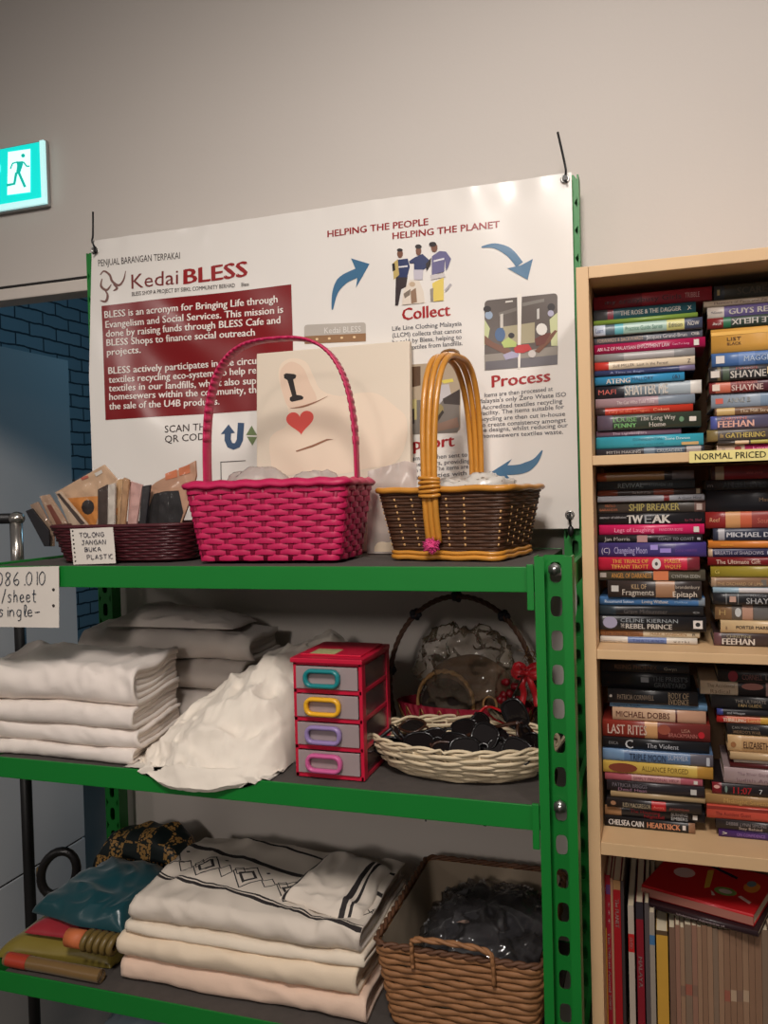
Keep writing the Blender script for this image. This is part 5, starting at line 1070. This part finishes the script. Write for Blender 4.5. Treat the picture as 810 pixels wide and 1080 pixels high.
# ================================================================== thumb picture board
bd = thing('picture_board', 'cream board with a printed thumb and red heart behind the baskets', 'picture board', (-.585, 1.51, Z1))
bz1 = P(352, 366, Y=1.522).z; xl_, xr_ = P(271, 440, Y=1.515).x, P(433, 440, Y=1.515).x
by = lambda z_: 1.496 + (z_ - Z1) / (bz1 - Z1) * .026
b = MB(); b.add([(x, by(z_) + d, z_) for z_ in (Z1 + .001, bz1) for x, d in ((xl_, 0), (xr_, 0), (xr_, .016), (xl_, .016))], [(0, 3, 2, 1), (4, 5, 6, 7), (0, 1, 5, 4), (1, 2, 6, 5), (2, 3, 7, 6), (3, 0, 4, 7)], 0, False)
b.build('canvas', mat('board_cream', (226, 212, 192), .6, var=.05, scale=4, bump=.08, bscale=300), bd, .0015)
def onb(px, py, d):
    q = P(px, py, Y=1.512)
    for _ in range(3): q = P(px, py, Y=by(q.z) - d)
    return q
Zt = lambda l: [(180 + u / 3.375, 340 + v / 3.375) for u, v in l]
def decal(name, polys, rgb, d, rough=.55):
    b = MB()
    for pl in polys: b.poly(pl, lambda a, c: onb(a, c, d))
    b.build(name, ink(rgb, rough), bd, fixn=False)
def sm(l, n=5): return [(v.x, v.y) for v in catmull([(a, c, 0) for a, c in l], n, True)]
decal('thumb_print', [sm(Zt([(384, 200), (392, 150), (430, 128), (480, 140), (508, 190), (535, 240), (600, 262), (680, 250), (740, 256), (800, 300), (838, 340), (838, 420), (800, 500), (700, 520), (600, 540), (470, 540), (375, 540), (355, 480), (352, 420), (372, 392), (410, 370), (420, 320), (400, 260)]))], (236, 216, 193), .0006)
decal('thumb_nail_side', [sm(Zt([(390, 205), (394, 165), (428, 140), (470, 160), (495, 215), (520, 275), (480, 296), (425, 305), (402, 262)]))], (230, 202, 178), .0009)
decal('crease_print', [Zt([(445, 457), (500, 438), (555, 415), (580, 416), (556, 421), (505, 444), (448, 461)]), sm(Zt([(424, 306), (470, 303), (520, 284), (560, 262), (522, 279), (468, 297)]))], (150, 104, 78), .0012)
hh_ = []
for i in range(40):
    a = 2 * math.pi * i / 40; x = 16 * math.sin(a) ** 3; y = 13 * math.cos(a) - 5 * math.cos(2 * a) - 2 * math.cos(3 * a) - math.cos(4 * a)
    hh_.append((461 + x * 3.05 + y * -.25, 352 - y * 2.9 - x * .35 * 1))
decal('heart_print', [Zt(hh_)], (222, 84, 74), .0012)
decal('letter_print', [Zt([(403, 186), (410, 181), (440, 184), (447, 188), (445, 198), (436, 203), (448, 258), (464, 260), (473, 266), (470, 274), (432, 283), (424, 278), (424, 268), (432, 262), (416, 206), (404, 198)])], (44, 38, 38), .0013)
# ================================================================== maroon basket with tights packets
mar = mat('maroon_wicker', (74, 22, 30), .45, var=.2, scale=70, bump=.25)
F = frame(-.930, 1.332, math.radians(7)); mk = thing('wicker_tray', 'low maroon woven basket full of plastic packets on the top shelf', 'basket', (-.93, 1.33, Z1))
pt = tapered(F, rrect(.250, .130, .05), rrect(.292, .165, .06), Z1 + .003, 1.452)
b = MB(); weave(b, pt, 12, 40, 0, .0010, .0029, .0016, rnd=True, n=5); b.build('woven_side', mar, mk)
b = MB(); b.tube([pt(i / 70, 1)[0] + Vector((0, 0, .002)) for i in range(70)], .0036, 8, True); b.build('rim', mar, mk)
b = MB(); pp = [pt(i / 60, 0)[0] for i in range(60)]; b.add([p - Vector((0, 0, .002)) for p in pp], [list(range(60))[::-1]]); b.add([p + Vector((0, 0, .0005)) for p in pp], [list(range(60))]); b.build('base', mar, mk)
for s in (-1, 1):
    b = MB(); b.tube(catmull([F(Vector((s * .147, -.025, 1.450))), F(Vector((s * .158, -.012, 1.440 if s < 0 else 1.462))), F(Vector((s * .158, .012, 1.440 if s < 0 else 1.462))), F(Vector((s * .147, .025, 1.450)))], 6), .0032, 8); b.build('side_handle', mar, mk)
cardm = lambda rgb: mat('card_%d_%d_%d' % rgb, rgb, .6, var=.18, scale=40)
Zp = lambda l: [(20 + u / 4.154, 480 + v / 4.154) for u, v in l]
def packet(quad, Y, rgb, lab, extras=(), th=.005, filmk=True, name='tights_packet'):
    qs = [P(*q, Y=Y) for q in Zp(quad)]; t = thing(name, lab, 'packet', (sum(q.x for q in qs) / len(qs), Y, min(q.z for q in qs)), 'packets in the maroon basket')
    b = MB(); b.poly([(q.x, q.z) for q in qs], lambda a, c: (a, Y, c), 0, (0, th, 0)); b.build('card', cardm(rgb), t, .0008)
    for i, (nm, pl, c) in enumerate(extras):
        b = MB(); b.poly(Zp(pl), lambda a, c_: P(a, c_, Y=Y - .0006 - .0003 * i)); b.build(nm, ink(c), t, fixn=False)
    if filmk:
        cx = sum(q.x for q in qs) / len(qs); cz = sum(q.z for q in qs) / len(qs); b = MB(); n_ = len(qs)
        def fn(u, v):
            a = u * n_; i = int(a) % n_; f = a - int(a); e = qs[i] * (1 - f) + qs[(i + 1) % n_] * f
            x, z_ = cx + (e.x - cx) * v * 1.05, cz + (e.z - cz) * v * 1.04
            return Vector((x, Y - .0026 - .004 * (1 - v) - .0032 * noise.noise(Vector((x * 90, z_ * 70, Y * 30))), z_))
        b.grid(fn, 60, 16); b.build('sleeve', clearf, t, fixn=False)
packet([(28, 245), (55, 234), (130, 330), (132, 400), (110, 400)], 1.320, (28, 26, 30), 'black sock pouch leaning out of the maroon basket at its far left', filmk=False, name='sock_pouch')
packet([(48, 218), (80, 205), (150, 330), (150, 400), (125, 400)], 1.340, (150, 124, 104), 'beige shiny packet leaning left next to the black pouch')
packet([(90, 180), (130, 172), (225, 320), (230, 400), (180, 400)], 1.350, (170, 140, 116), 'beige packet leaning left, second from the black pouch', [('print_patch', [(120, 220), (140, 216), (190, 300), (165, 305)], (120, 60, 46))])
packet([(160, 165), (182, 160), (305, 310), (300, 400), (260, 400)], 1.336, (190, 166, 142), 'pale slim packet leaning left beside the orange packet', [('dark_band', [(165, 170), (178, 168), (290, 300), (270, 305)], (60, 44, 40))])
packet([(158, 164), (372, 42), (440, 120), (352, 220), (345, 400), (300, 400), (290, 305)], 1.362, (206, 172, 140), 'large orange and beige packet with black oval window', [('orange_panel', [(200, 190), (330, 180), (372, 180), (335, 310), (292, 305)], (214, 140, 66)), ('window_print', el(302, 228, 28, 33), (30, 28, 32)), ('barcode', [(330, 80), (362, 64), (366, 78), (338, 94)], (226, 220, 210)), ('brand_patch', [(270, 100), (300, 88), (305, 98), (276, 110)], (190, 96, 80))])
packet([(345, 150), (386, 128), (386, 400), (345, 400)], 1.338, (62, 46, 40), 'dark brown packet standing upright right of the orange one')
packet([(390, 130), (420, 122), (415, 400), (386, 400)], 1.328, (206, 196, 184), 'narrow white packet standing upright in the maroon basket')
packet([(428, 108), (456, 104), (436, 320), (430, 400), (405, 400)], 1.342, (196, 158, 116), 'narrow tan packet with small orange squares, upright', [('square_patch', [(420, 235), (434, 232), (430, 262), (416, 266)], (206, 130, 60))])
packet([(458, 98), (482, 108), (462, 320), (455, 400), (435, 400)], 1.326, (184, 142, 104), 'narrow brown packet between the tan and the pink ones')
packet([(486, 114), (540, 130), (512, 320), (505, 400), (470, 400)], 1.336, (206, 164, 156), 'pinkish packet leaning right in the maroon basket')
packet([(540, 136), (575, 130), (552, 320), (545, 400), (516, 400)], 1.326, (34, 32, 38), 'black glossy packet between the pink one and the rightmost packet')
packet([(562, 150), (600, 118), (772, 24), (776, 90), (748, 200), (700, 330), (690, 400), (550, 400), (542, 310)], 1.346, (196, 152, 124), 'wide rightmost packet with black tights and orange squares', [('tights', [(590, 170), (640, 158), (700, 155), (720, 250), (695, 330), (552, 330), (560, 250)], (26, 25, 30)), ('square_patch', [(640, 82), (692, 62), (694, 96), (642, 110)], (206, 120, 80)), ('square_patch', [(700, 58), (748, 40), (750, 78), (702, 92)], (206, 120, 80))])
# ------------------------------------------------------------------ hand-written notes
ST = {'T': [[(0, 1), (1, 1)], [(.5, 1), (.5, 0)]], 'O': [[(.5, 1), (.1, .8), (0, .4), (.3, 0), (.8, .1), (1, .6), (.7, .95), (.5, 1)]], 'L': [[(0, 1), (0, 0), (.8, .05)]], 'N': [[(0, 0), (.05, 1), (.8, 0), (.9, 1)]],
 'G': [[(.9, .85), (.5, 1), (.1, .7), (.1, .2), (.5, 0), (.9, .2), (.9, .5), (.55, .5)]], 'J': [[(.3, 1), (1, 1)], [(.7, 1), (.7, .2), (.4, 0), (.1, .2)]], 'A': [[(0, 0), (.45, 1), (.9, 0)], [(.2, .4), (.75, .4)]], 'B': [[(0, 0), (0, 1), (.7, .9), (.7, .6), (.1, .5), (.8, .4), (.8, .1), (0, 0)]],
 'U': [[(0, 1), (.05, .2), (.4, 0), (.8, .2), (.85, 1)]], 'K': [[(0, 0), (0, 1)], [(.8, 1), (.05, .45), (.9, 0)]], 'P': [[(0, 0), (0, 1), (.7, .95), (.75, .6), (.05, .45)]], 'S': [[(.85, .9), (.4, 1), (.1, .75), (.5, .5), (.85, .3), (.5, 0), (.05, .1)]], 'I': [[(.4, 1), (.4, 0)]], 'C': [[(.9, .9), (.4, 1), (0, .5), (.4, 0), (.95, .1)]],
 '0': [[(.5, 1), (.1, .7), (.1, .2), (.5, 0), (.85, .3), (.85, .8), (.5, 1)]], '8': [[(.8, .9), (.4, 1), (.15, .75), (.7, .4), (.7, .1), (.3, 0), (.1, .25), (.75, .7), (.8, .9)]], '6': [[(.7, 1), (.2, .6), (.1, .2), (.5, 0), (.85, .2), (.6, .45), (.15, .3)]], '1': [[(.4, 1), (.4, 0)]], '.': [[(.4, 0), (.5, .06)]], '/': [[(.1, -.1), (.9, 1.1)]],
 's': [[(.8, .55), (.4, .65), (.2, .45), (.7, .25), (.5, 0), (.1, .05)]], 'h': [[(.1, 0), (.15, 1)], [(.1, .35), (.5, .6), (.75, .4), (.75, 0)]], 'e': [[(.1, .3), (.8, .35), (.6, .6), (.2, .5), (.15, .15), (.5, 0), (.9, .1)]], 't': [[(.45, 1), (.4, .1), (.8, 0)], [(.1, .65), (.85, .65)]], 'i': [[(.4, .6), (.4, 0)], [(.4, .8), (.45, .85)]], 'n': [[(.1, .6), (.1, 0)], [(.1, .35), (.5, .6), (.8, .4), (.8, 0)]],
 'g': [[(.8, .55), (.3, .6), (.1, .25), (.4, 0), (.8, .2), (.8, .6), (.75, -.3), (.3, -.4)]], 'l': [[(.2, 0), (.5, .9), (.2, 1), (.2, .1), (.6, 0)]], '-': [[(.1, .35), (.9, .4)]], ' ': []}
def hand(mb, txt, org, ex, ez, off, cw, ch, r):
    x = 0
    for c in txt:
        for st in ST[c]: mb.tube(catmull([org + ex * (x + a * cw * .78) + ez * (q * ch) + off for a, q in st], 3), r, 5)
        x += cw * (.5 if c in '1.iIl ' else 1)
def note(name, lab, pxs, Y, lines, r, rgb, punch, curl=0.0, nrm=(0, -1, 0), group=None):
    q = [P(*a, Y=Y) for a in pxs]; t = thing(name, lab, 'paper note', tuple((q[2] + q[3]) / 2)); b = MB()
    def fn(u, v, d=0): 
        p = (q[0] * (1 - u) + q[1] * u) * (1 - v) + (q[3] * (1 - u) + q[2] * u) * v; p.y += d - curl * (math.sin(math.pi * u) * .6 + (v * u) ** 2); return p
    b.grid(lambda u, v: fn(u, v), 14, 12); b.grid(lambda u, v: fn(u, v, .0005), 14, 12, flip=True); b.build('paper', mat('note_paper', (224, 216, 206), .8, var=.04), t, fixn=False)
    ex = (q[1] - q[0]); W = ex.length; ex.normalize(); ez = (q[0] - q[3]); Hh = ez.length; ez.normalize(); b = MB()
    for txt, u, v, cw, ch in lines: hand(b, txt, q[3] + ex * (u * W) + ez * (v * Hh), ex, ez, Vector((0, -.0012 - curl, 0)), cw * W, ch * Hh, r)
    b.build('handwriting', ink(rgb, .6), t)
    b = MB()
    for u, v in punch: p = fn(u, 1 - v); b.tube([p + Vector((0, -.0009, 0)), p + Vector((0, -.0004, 0))], W * .018, 8)
    b.build('punch_marks', ink((60, 54, 50)), t)
note('paper_note', 'white paper note with four handwritten lines on the maroon basket', [(74, 558), (119, 556), (122.5, 594), (77.5, 595.5)], 1.228, [('TOLONG', .22, .76, .10, .12), ('JANGAN', .25, .55, .10, .12), ('BUKA', .32, .36, .10, .11), ('PLASTIC', .36, .14, .095, .12)], .0005, (44, 40, 66), [(.06, .1 + .12 * k) for k in range(8)], .001)
note('price_note', 'white paper price note taped to the left end of the top beam', [(-14, 599), (62, 597), (62.5, 662), (-14, 661)], 1.193, [('086.010', .15, .70, .118, .22), ('/sheet', .22, .42, .085, .20), ('single-', .18, .18, .10, .18)], .0007, (40, 54, 70), [(.93, .62), (.93, .36)], .0008)
# ================================================================== clothes rail at the far left
rail = thing('garment_rail', 'chrome and black garment rail upright at the far left', 'garment rail', (-1.337, 1.48, 0))
chr_ = mat('chrome', (180, 176, 170), .25, metal=.9, var=.1); blk = mat('black_metal', (22, 21, 22), .45)
b = MB(); b.tube([(-1.337, 1.48, 1.30), (-1.337, 1.48, 1.455)], .0135, 14); b.build('upright_sleeve', chr_, rail)
b = MB(); b.tube([(-1.337, 1.48, .02), (-1.337, 1.48, 1.31)], .0125, 12); b.build('upright', blk, rail)
b = MB(); b.tube([(-1.95, 1.48, 1.466), (-1.345, 1.48, 1.466)], .0115, 12); b.build('hanging_bar', blk, rail)
b = MB(); b.blob((-1.335, 1.48, 1.466), (.018, .016, .015), 10); b.build('corner_joint', chr_, rail)
b = MB(); b.tube([(-1.337, 1.25, .02), (-1.337, 1.71, .02)], .012, 10); b.build('foot', blk, rail)
# ================================================================== oval basket of sunglasses
wick = mat('white_wicker', (214, 196, 164), .6, var=.16, scale=60, bump=.2)
F = frame(-.316, 1.333, math.radians(-2)); wb = thing('wicker_basket', 'oval white wicker basket of sunglasses on the middle shelf', 'basket', (-.316, 1.333, Z2))
pt = tapered(F, ellipse(.235, .135), ellipse(.312, .20), Z2 + .003, 1.095, .006)
b = MB(); weave(b, pt, 9, 18, 0, .0028, .0034, .0026, jit=.003, rnd=True, n=6, sub=5); b.build('woven_side', wick, wb)
b = MB(); stakes(b, pt, 36, .0016, .0016, 0, 0, 1.0, 5); b.build('stakes', wick, wb)
b = MB()
for ph in (0, math.pi): b.tube([pt(i / 140, 1)[0] + pt(i / 140, 1)[1] * (.003 * math.cos(i * .55 + ph)) + Vector((0, 0, .004 + .0032 * math.sin(i * .55 + ph))) for i in range(140)], .0027, 6, True)
b.build('braided_rim', wick, wb)
b = MB(); pp = [pt(i / 50, 0)[0] for i in range(50)]; b.add([p - Vector((0, 0, .002)) for p in pp], [list(range(50))[::-1]]); b.add([p + Vector((0, 0, .0005)) for p in pp], [list(range(50))]); b.build('base', wick, wb)
for s in (-1, 1):
    b = MB()
    for k in (-.5, .5): b.tube(catmull([F(Vector((s * .153, .010 * k * 2 - .004, 1.085))), F(Vector((s * .166, .012 * k - .004, 1.106))), F(Vector((s * .172, .014 * k, 1.112))), F(Vector((s * .166, .012 * k + .012, 1.100))), F(Vector((s * .154, .010 * k * 2 + .012, 1.085)))], 5), .0018, 6)
    b.build('loop_handle', wick, wb)
glm = mat('black_frame', (20, 18, 19), .22, var=.1, coat=.3); lens = mat('dark_lens', (26, 22, 22), .08, var=.05, coat=.5); brf = mat('tortoise_frame', (58, 36, 26), .25, var=.4, scale=60); rdf = mat('red_frame', (176, 24, 30), .28)
def lens_outline(cx): return [(cx + .024 * math.copysign(abs(math.cos(a * .3142)) ** .75, math.cos(a * .3142)), .019 * math.copysign(abs(math.sin(a * .3142)) ** .75, math.sin(a * .3142))) for a in range(20)]
def sunglasses(fm, lab):
    t = thing('sunglasses', lab, 'sunglasses', (0, 0, 0), 'sunglasses in the white basket'); ORG[t.name] = Vector((0, 0, 0))
    b = MB()
    for cx in (-.030, .030): b.tube([(x, -.004 * (abs(x) / .05) ** 2 * -1, z_) for x, z_ in lens_outline(cx)], .0024, 6, True)
    b.tube(catmull([(-.008, 0, .006), (0, -.001, .009), (.008, 0, .006)], 4), .0022, 6); b.build('frame', fm, t, local=True)
    for cx in (-.030, .030):
        b = MB(); ol = lens_outline(cx); b.poly(ol, lambda x, z_: (x, .004 * (abs(x) / .05) ** 2 - .0006, z_), 0, (0, .0014, 0)); b.build('lens', lens, t, local=True)
    for s in (-1, 1):
        b = MB(); b.tube(catmull([(s * .054, .003, .010), (s * .057, .012, .011), (s * .058, .07, .010), (s * .056, .115, .004), (s * .054, .135, -.014)], 4), 1, 6, flat=(.0013, .0030, (1, 0, 0))); b.build('temple', fm, t, local=True)
    return t
def clone(root, lab):
    r = root.copy(); COL.objects.link(r); r['label'] = lab
    for ch in root.children:
        c = ch.copy(); COL.objects.link(c); c.parent = r
    return r
g0 = sunglasses(glm, 'x'); g1 = sunglasses(brf, 'x'); g2 = sunglasses(rdf, 'x'); uses = {}
for src, loc, rot, lab in (
    (g0, (-.405, 1.315, 1.077), (-60, 8, 20), 'black sunglasses lying at the left end of the white basket'), (g0, (-.352, 1.285, 1.079), (-65, -6, -12), 'black sunglasses face up at the front left of the white basket'),
    (g1, (-.300, 1.283, 1.081), (-50, 10, 14), 'brown-framed sunglasses face up at the front middle of the white basket'), (g0, (-.370, 1.385, 1.082), (-70, 4, 160), 'black sunglasses with temples pointing forward at the back left'),
    (g0, (-.300, 1.385, 1.090), (-75, -8, 185), 'black sunglasses lying on the heap at the basket back'), (g0, (-.244, 1.290, 1.102), (-30, 14, -22), 'black sunglasses propped up at the front right of the basket'),
    (g0, (-.212, 1.330, 1.112), (14, 62, 10), 'large black sunglasses standing on end at the right of the basket'), (g1, (-.195, 1.345, 1.086), (-25, 40, 60), 'brown-framed sunglasses tucked at the right end of the basket'), (g2, (-.240, 1.395, 1.106), (-38, -14, 150), 'red-framed sunglasses at the back right of the white basket'),
    (g0, (-.425, 1.350, 1.086), (-40, 20, 100), 'black sunglasses turned sideways at the far left of the heap'), (g0, (-.335, 1.330, 1.100), (-55, -10, 35), 'black sunglasses lying on top in the middle of the heap'),
    (g1, (-.385, 1.345, 1.098), (-72, 6, -35), 'brown-framed sunglasses on top at the left of the heap'), (g0, (-.275, 1.335, 1.106), (-48, 12, -48), 'black sunglasses on top right of the middle of the heap'),
    (g0, (-.270, 1.285, 1.092), (-42, 0, 6), 'black sunglasses against the front rim right of the middle'), (g0, (-.345, 1.290, 1.096), (-50, 4, 25), 'black sunglasses against the front rim left of the middle')):
    o = clone(src, lab) if src.name in uses else src; uses[src.name] = 1
    o['label'] = lab; o.location = loc; o.rotation_euler = [math.radians(q) for q in rot]
# ================================================================== hoop basket wrapped in red
F = frame(-.345, 1.492, 0); rb = thing('hoop_basket', 'red wrapped gift basket with round hoop handle behind the wicker basket', 'basket', (-.345, 1.492, Z2))
pt = tapered(F, ellipse(.19, .085), ellipse(.255, .118), Z2 + .003, 1.112, .004)
b = MB(); b.grid(lambda u, v: pt(u, v)[0] + pt(u, v)[1] * (.0022 * math.sin(u * 2 * math.pi * 44 + v * 3)), 220, 10, 0, True, True); b.grid(lambda u, v: pt(u, v)[0] - pt(u, v)[1] * .004, 60, 6, 0, True, True, True)
b.build('pleated_wrap', mat('red_wrap', (150, 28, 52), .45, var=.15), rb, fixn=False)
b = MB(); pp = [pt(i / 40, 0)[0] for i in range(40)]; b.add([p - Vector((0, 0, .002)) for p in pp], [list(range(40))[::-1]]); b.add(pp, [list(range(40))]); b.build('base', MATS['red_wrap'], rb)
goldm = mat('gold_cord', (150, 108, 62), .35, metal=.5, var=.3, scale=90); b = MB()
b.tube([pt(i / 240, 1 - .5 * abs(math.sin(i * .26)))[0] + pt(i / 240, 1)[1] * (.004) for i in range(240)], .0012, 5, True); b.build('lacing_cord', goldm, rb)
hc = Vector((-.353, 1.492, 1.135)); rx_, rz_ = .137, P(488, 629, Y=1.492).z - 1.135
rope = mat('brown_rope', (84, 56, 40), .6, var=.3, scale=80)
b = MB()
for ph in (0, 2.1, 4.2):
    pts = []
    for i in range(121):
        a = -.35 + (math.pi + .7) * i / 120; w_ = i * .75 + ph; rr_ = Vector((math.cos(a), 0, math.sin(a)))
        pts.append(hc + Vector((rx_ * math.cos(a), 0, rz_ * math.sin(a))) + rr_ * (.0028 * math.cos(w_)) + Vector((0, .0028 * math.sin(w_), 0)))
    b.tube(pts, .0026, 6)
b.build('hoop_handle', rope, rb)
dkn = mat('dark_ribbon', (24, 24, 34), .6, var=.2)
for a in (math.pi - .18, math.pi - .92, math.pi / 2 + .02, .92):
    b = MB(); c = hc + Vector((rx_ * math.cos(a), 0, rz_ * math.sin(a)))
    for k in range(5): b.blob(c + Vector((.006 * math.cos(k * 1.26), .005 * math.sin(k * 2), .006 * math.sin(k * 1.26))), (.0062, .005, .0062), 6, .002, 90, k)
    b.build('knot', dkn, rb)
# bow with tails
bowm = mat('red_bow', (200, 22, 34), .32, var=.15, sheen=.3); b = MB(); c = Vector((-.226, 1.462, 1.176))
for s in (-1, 1):
    for tilt in (.2, .9):
        b.tube([c + Vector((s * .022 * math.sin(a / 10 * math.pi) * math.cos(tilt * .6), -.006 * math.sin(a / 5 * math.pi), .020 * (a / 10 - .5) * 1.6 * math.sin(a / 10 * math.pi) + .010 * tilt * math.sin(a / 10 * math.pi))) for a in range(11)], 1, 6, flat=(.0007, .0075, (0, 1, 0), 1))
    b.tube(catmull([c, c + Vector((s * .008, -.006, -.018)), c + Vector((s * .010 + .004, -.003, -.036)), c + Vector((s * .014 + .004, -.008, -.056))], 4), 1, 6, flat=(.0007, .006, (0, 1, 0), 1))
b.blob(c, (.006, .006, .006), 8); b.build('bow', bowm, rb, label='red ribbon bow')
b = MB(); rn = random.Random(8)
for k in range(90):
    p = Vector((-.219 + rn.gauss(0, .006), 1.480 + rn.gauss(0, .005), 1.115 + rn.random() * .10)); d = Vector((rn.gauss(0, 1), rn.gauss(0, 1), rn.gauss(0, 1))).normalized() * .008
    b.tube([p - d, p + d], .0006, 4)
b.build('tinsel', goldm, rb)
# straw goods wrapped in film inside it
straw = mat('dark_straw', (92, 62, 38), .7, var=.35, scale=70, bump=.4); sg = thing('straw_bag', 'dark straw bag with braided edge wrapped in clear film', 'straw bag', (-.37, 1.49, 1.06))
b = MB(); b.blob((-.335, 1.495, 1.125), (.085, .030, .075), 16, .004, 25, 2); b.build('body', straw, sg)
brd = mat('straw_braid', (170, 128, 78), .6, var=.3, scale=90); b = MB()
for ph in (0, math.pi): b.tube([Vector((-.375, 1.462, 1.115)) + Vector((.052 * math.cos(a * .1) + 0, .0024 * math.cos(a * 1.1 + ph), .058 * math.sin(a * .1) + .0024 * math.sin(a * 1.1 + ph))) for a in range(-4, 36)], .0028, 6)
b.build('braided_edge', brd, sg)
b = MB(); b.blob((-.375, 1.466, 1.112), (.046, .004, .048), 12); b.build('dark_lining', mat('straw_lining', (40, 28, 22), .8), sg)
b = MB(); b.blob((-.345, 1.492, 1.165), (.088, .036, .080), 40, .020, 30, 5, 0, True, .85); b.build('clear_film', film('gift_film', (226, 206, 176), .12, .05, 1.0), sg)
b = MB(); b.tube([Vector((-.292, 1.455, 1.118)) + Vector((.012 * math.cos(a * .35), 0, .015 * math.sin(a * .35))) for a in range(-2, 12)], .002, 6); b.build('string_loop', brd, sg)
b = MB(); rn = random.Random(4)
for k in range(16): b.blob((-.262 + rn.gauss(0, .012), 1.478 + rn.gauss(0, .006), 1.125 + rn.gauss(0, .016)), (.008, .006, .007), 6, .003, 90, k)
b.build('red_trinket', mat('red_glitter', (140, 20, 32), .35, var=.5, scale=160), None, 0, 'cluster of dark red glitter beside the bow in the hoop basket', 'ornament')
# ================================================================== seagrass hamper
sea = mat('seagrass', (150, 104, 66), .65, var=.28, scale=60, bump=.35, bscale=200); linr = mat('hamper_liner', (150, 134, 114), .85, var=.08, bump=.15)
F = frame(-.310, 1.390, math.radians(0)); hm = thing('seagrass_hamper', 'brown seagrass hamper with cloth liner on the lowest shelf', 'hamper', (-.31, 1.39, Z3))
zr = .790
pt = tapered(F, rrect(.232, .285, .02), rrect(.266, .325, .02), Z3 + .006, zr - .004)
b = MB(); weave(b, pt, 13, 40, 0, .0016, .0050, .0034, jit=.0025, rnd=True, n=6, sub=3); b.build('woven_side', sea, hm)
b = MB()
for ph in (0, math.pi): b.tube([pt(i / 200, 1)[0] + pt(i / 200, 1)[1] * (.0025 * math.cos(i * .9 + ph)) + Vector((0, 0, .002 + .0025 * math.sin(i * .9 + ph))) for i in range(200)], .0034, 6, True)
b.build('braided_rim', mat('dark_seagrass', (96, 62, 40), .65, var=.25, scale=60), hm)
b = MB(); b.grid(lambda u, v: pt(u, v)[0] - pt(u, v)[1] * (.0075 + .001 * noise.noise(Vector((u * 40, v * 6, 1)))), 80, 10, 0, True, True, True); b.build('liner', linr, hm, fixn=False)
b = MB(); pp = [pt(i / 60, 0)[0] for i in range(60)]; b.add([p - Vector((0, 0, .004)) for p in pp], [list(range(60))[::-1]]); b.add([p + Vector((0, 0, .001)) for p in pp], [list(range(60))]); b.build('base', sea, hm)
b = MB(); y_ = -.1655
hpts = catmull([F(Vector((-.067, y_, zr - .030))), F(Vector((-.067, y_ - .004, zr + .002))), F(Vector((-.060, y_ - .006, zr + .018))), F(Vector((-.0, y_ - .007, zr + .021))), F(Vector((.052, y_ - .006, zr + .016))), F(Vector((.060, y_ - .004, zr - .004))), F(Vector((.060, y_, zr - .036)))], 6)
for ph in (0, math.pi): b.tube([p + Vector((0, .0022 * math.cos(i * 1.1 + ph), .0022 * math.sin(i * 1.1 + ph))) for i, p in enumerate(hpts)], .0034, 6)
b.build('handle', sea, hm)
gb = thing('garment_bag', 'black clothing in a clear plastic bag inside the seagrass hamper', 'bag', (-.30, 1.38, Z3 + .01))
b = MB(); b.blob((-.292, 1.385, .722), (.100, .124, .062), 34, .016, 18, 6, 0, True, .75); b.build('black_clothing', mat('black_fabric', (28, 26, 30), .6, var=.3, scale=20, sheen=.2), gb)
b = MB(); b.blob((-.290, 1.385, .728), (.104, .130, .068), 40, .016, 26, 2, 0, True, .75); b.build('clear_film', film('dark_film', (180, 172, 170), .03, .1), gb)
b = MB(); b.grid(lambda u, v: Vector((-.330 + .016 * u + .018 * v, 1.32 + .05 * v, .790 - .012 * v + .001 * math.sin(u * 3))), 4, 6); b.grid(lambda u, v: Vector((-.330 + .016 * u + .018 * v, 1.32 + .05 * v, .7895 - .012 * v + .001 * math.sin(u * 3))), 4, 6, flip=True); b.build('paper_tag', mat('tag_pink', (170, 140, 124), .7), gb, fixn=False)
# ================================================================== small things at the right post and under the rack
b = MB(); q = [P(606, 606, Y=1.27), P(608, 625, Y=1.265), P(608, 645, Y=1.26), P(605, 657, Y=1.255)]; wd = [.0016, .004, .007, .010]
pts = catmull(q, 5); b.grid(lambda u, v: pts[round(v * (len(pts) - 1))] + Vector((-.012 * u * (.3 + v), .0, -.003 * u)), 4, len(pts) - 1); b.grid(lambda u, v: pts[round(v * (len(pts) - 1))] + Vector((-.012 * u * (.3 + v), .0008, -.003 * u)), 4, len(pts) - 1, flip=True)
b.build('cloth_tag', mat('tag_grey', (196, 188, 178), .8), None, 0, 'narrow pale cloth tag hanging between the rack post and bookcase', 'tag', fixn=False)
b = MB(); b.blob((-.93, 1.36, Z4 + .14), (.12, .08, .15), 22, .02, 12, 5, 0, True, .8)
b.build('plastic_sack', film('blue_sack', (120, 136, 146), .9, .3), None, 0, 'grey blue plastic sack on the shelf under the tablecloths', 'sack')
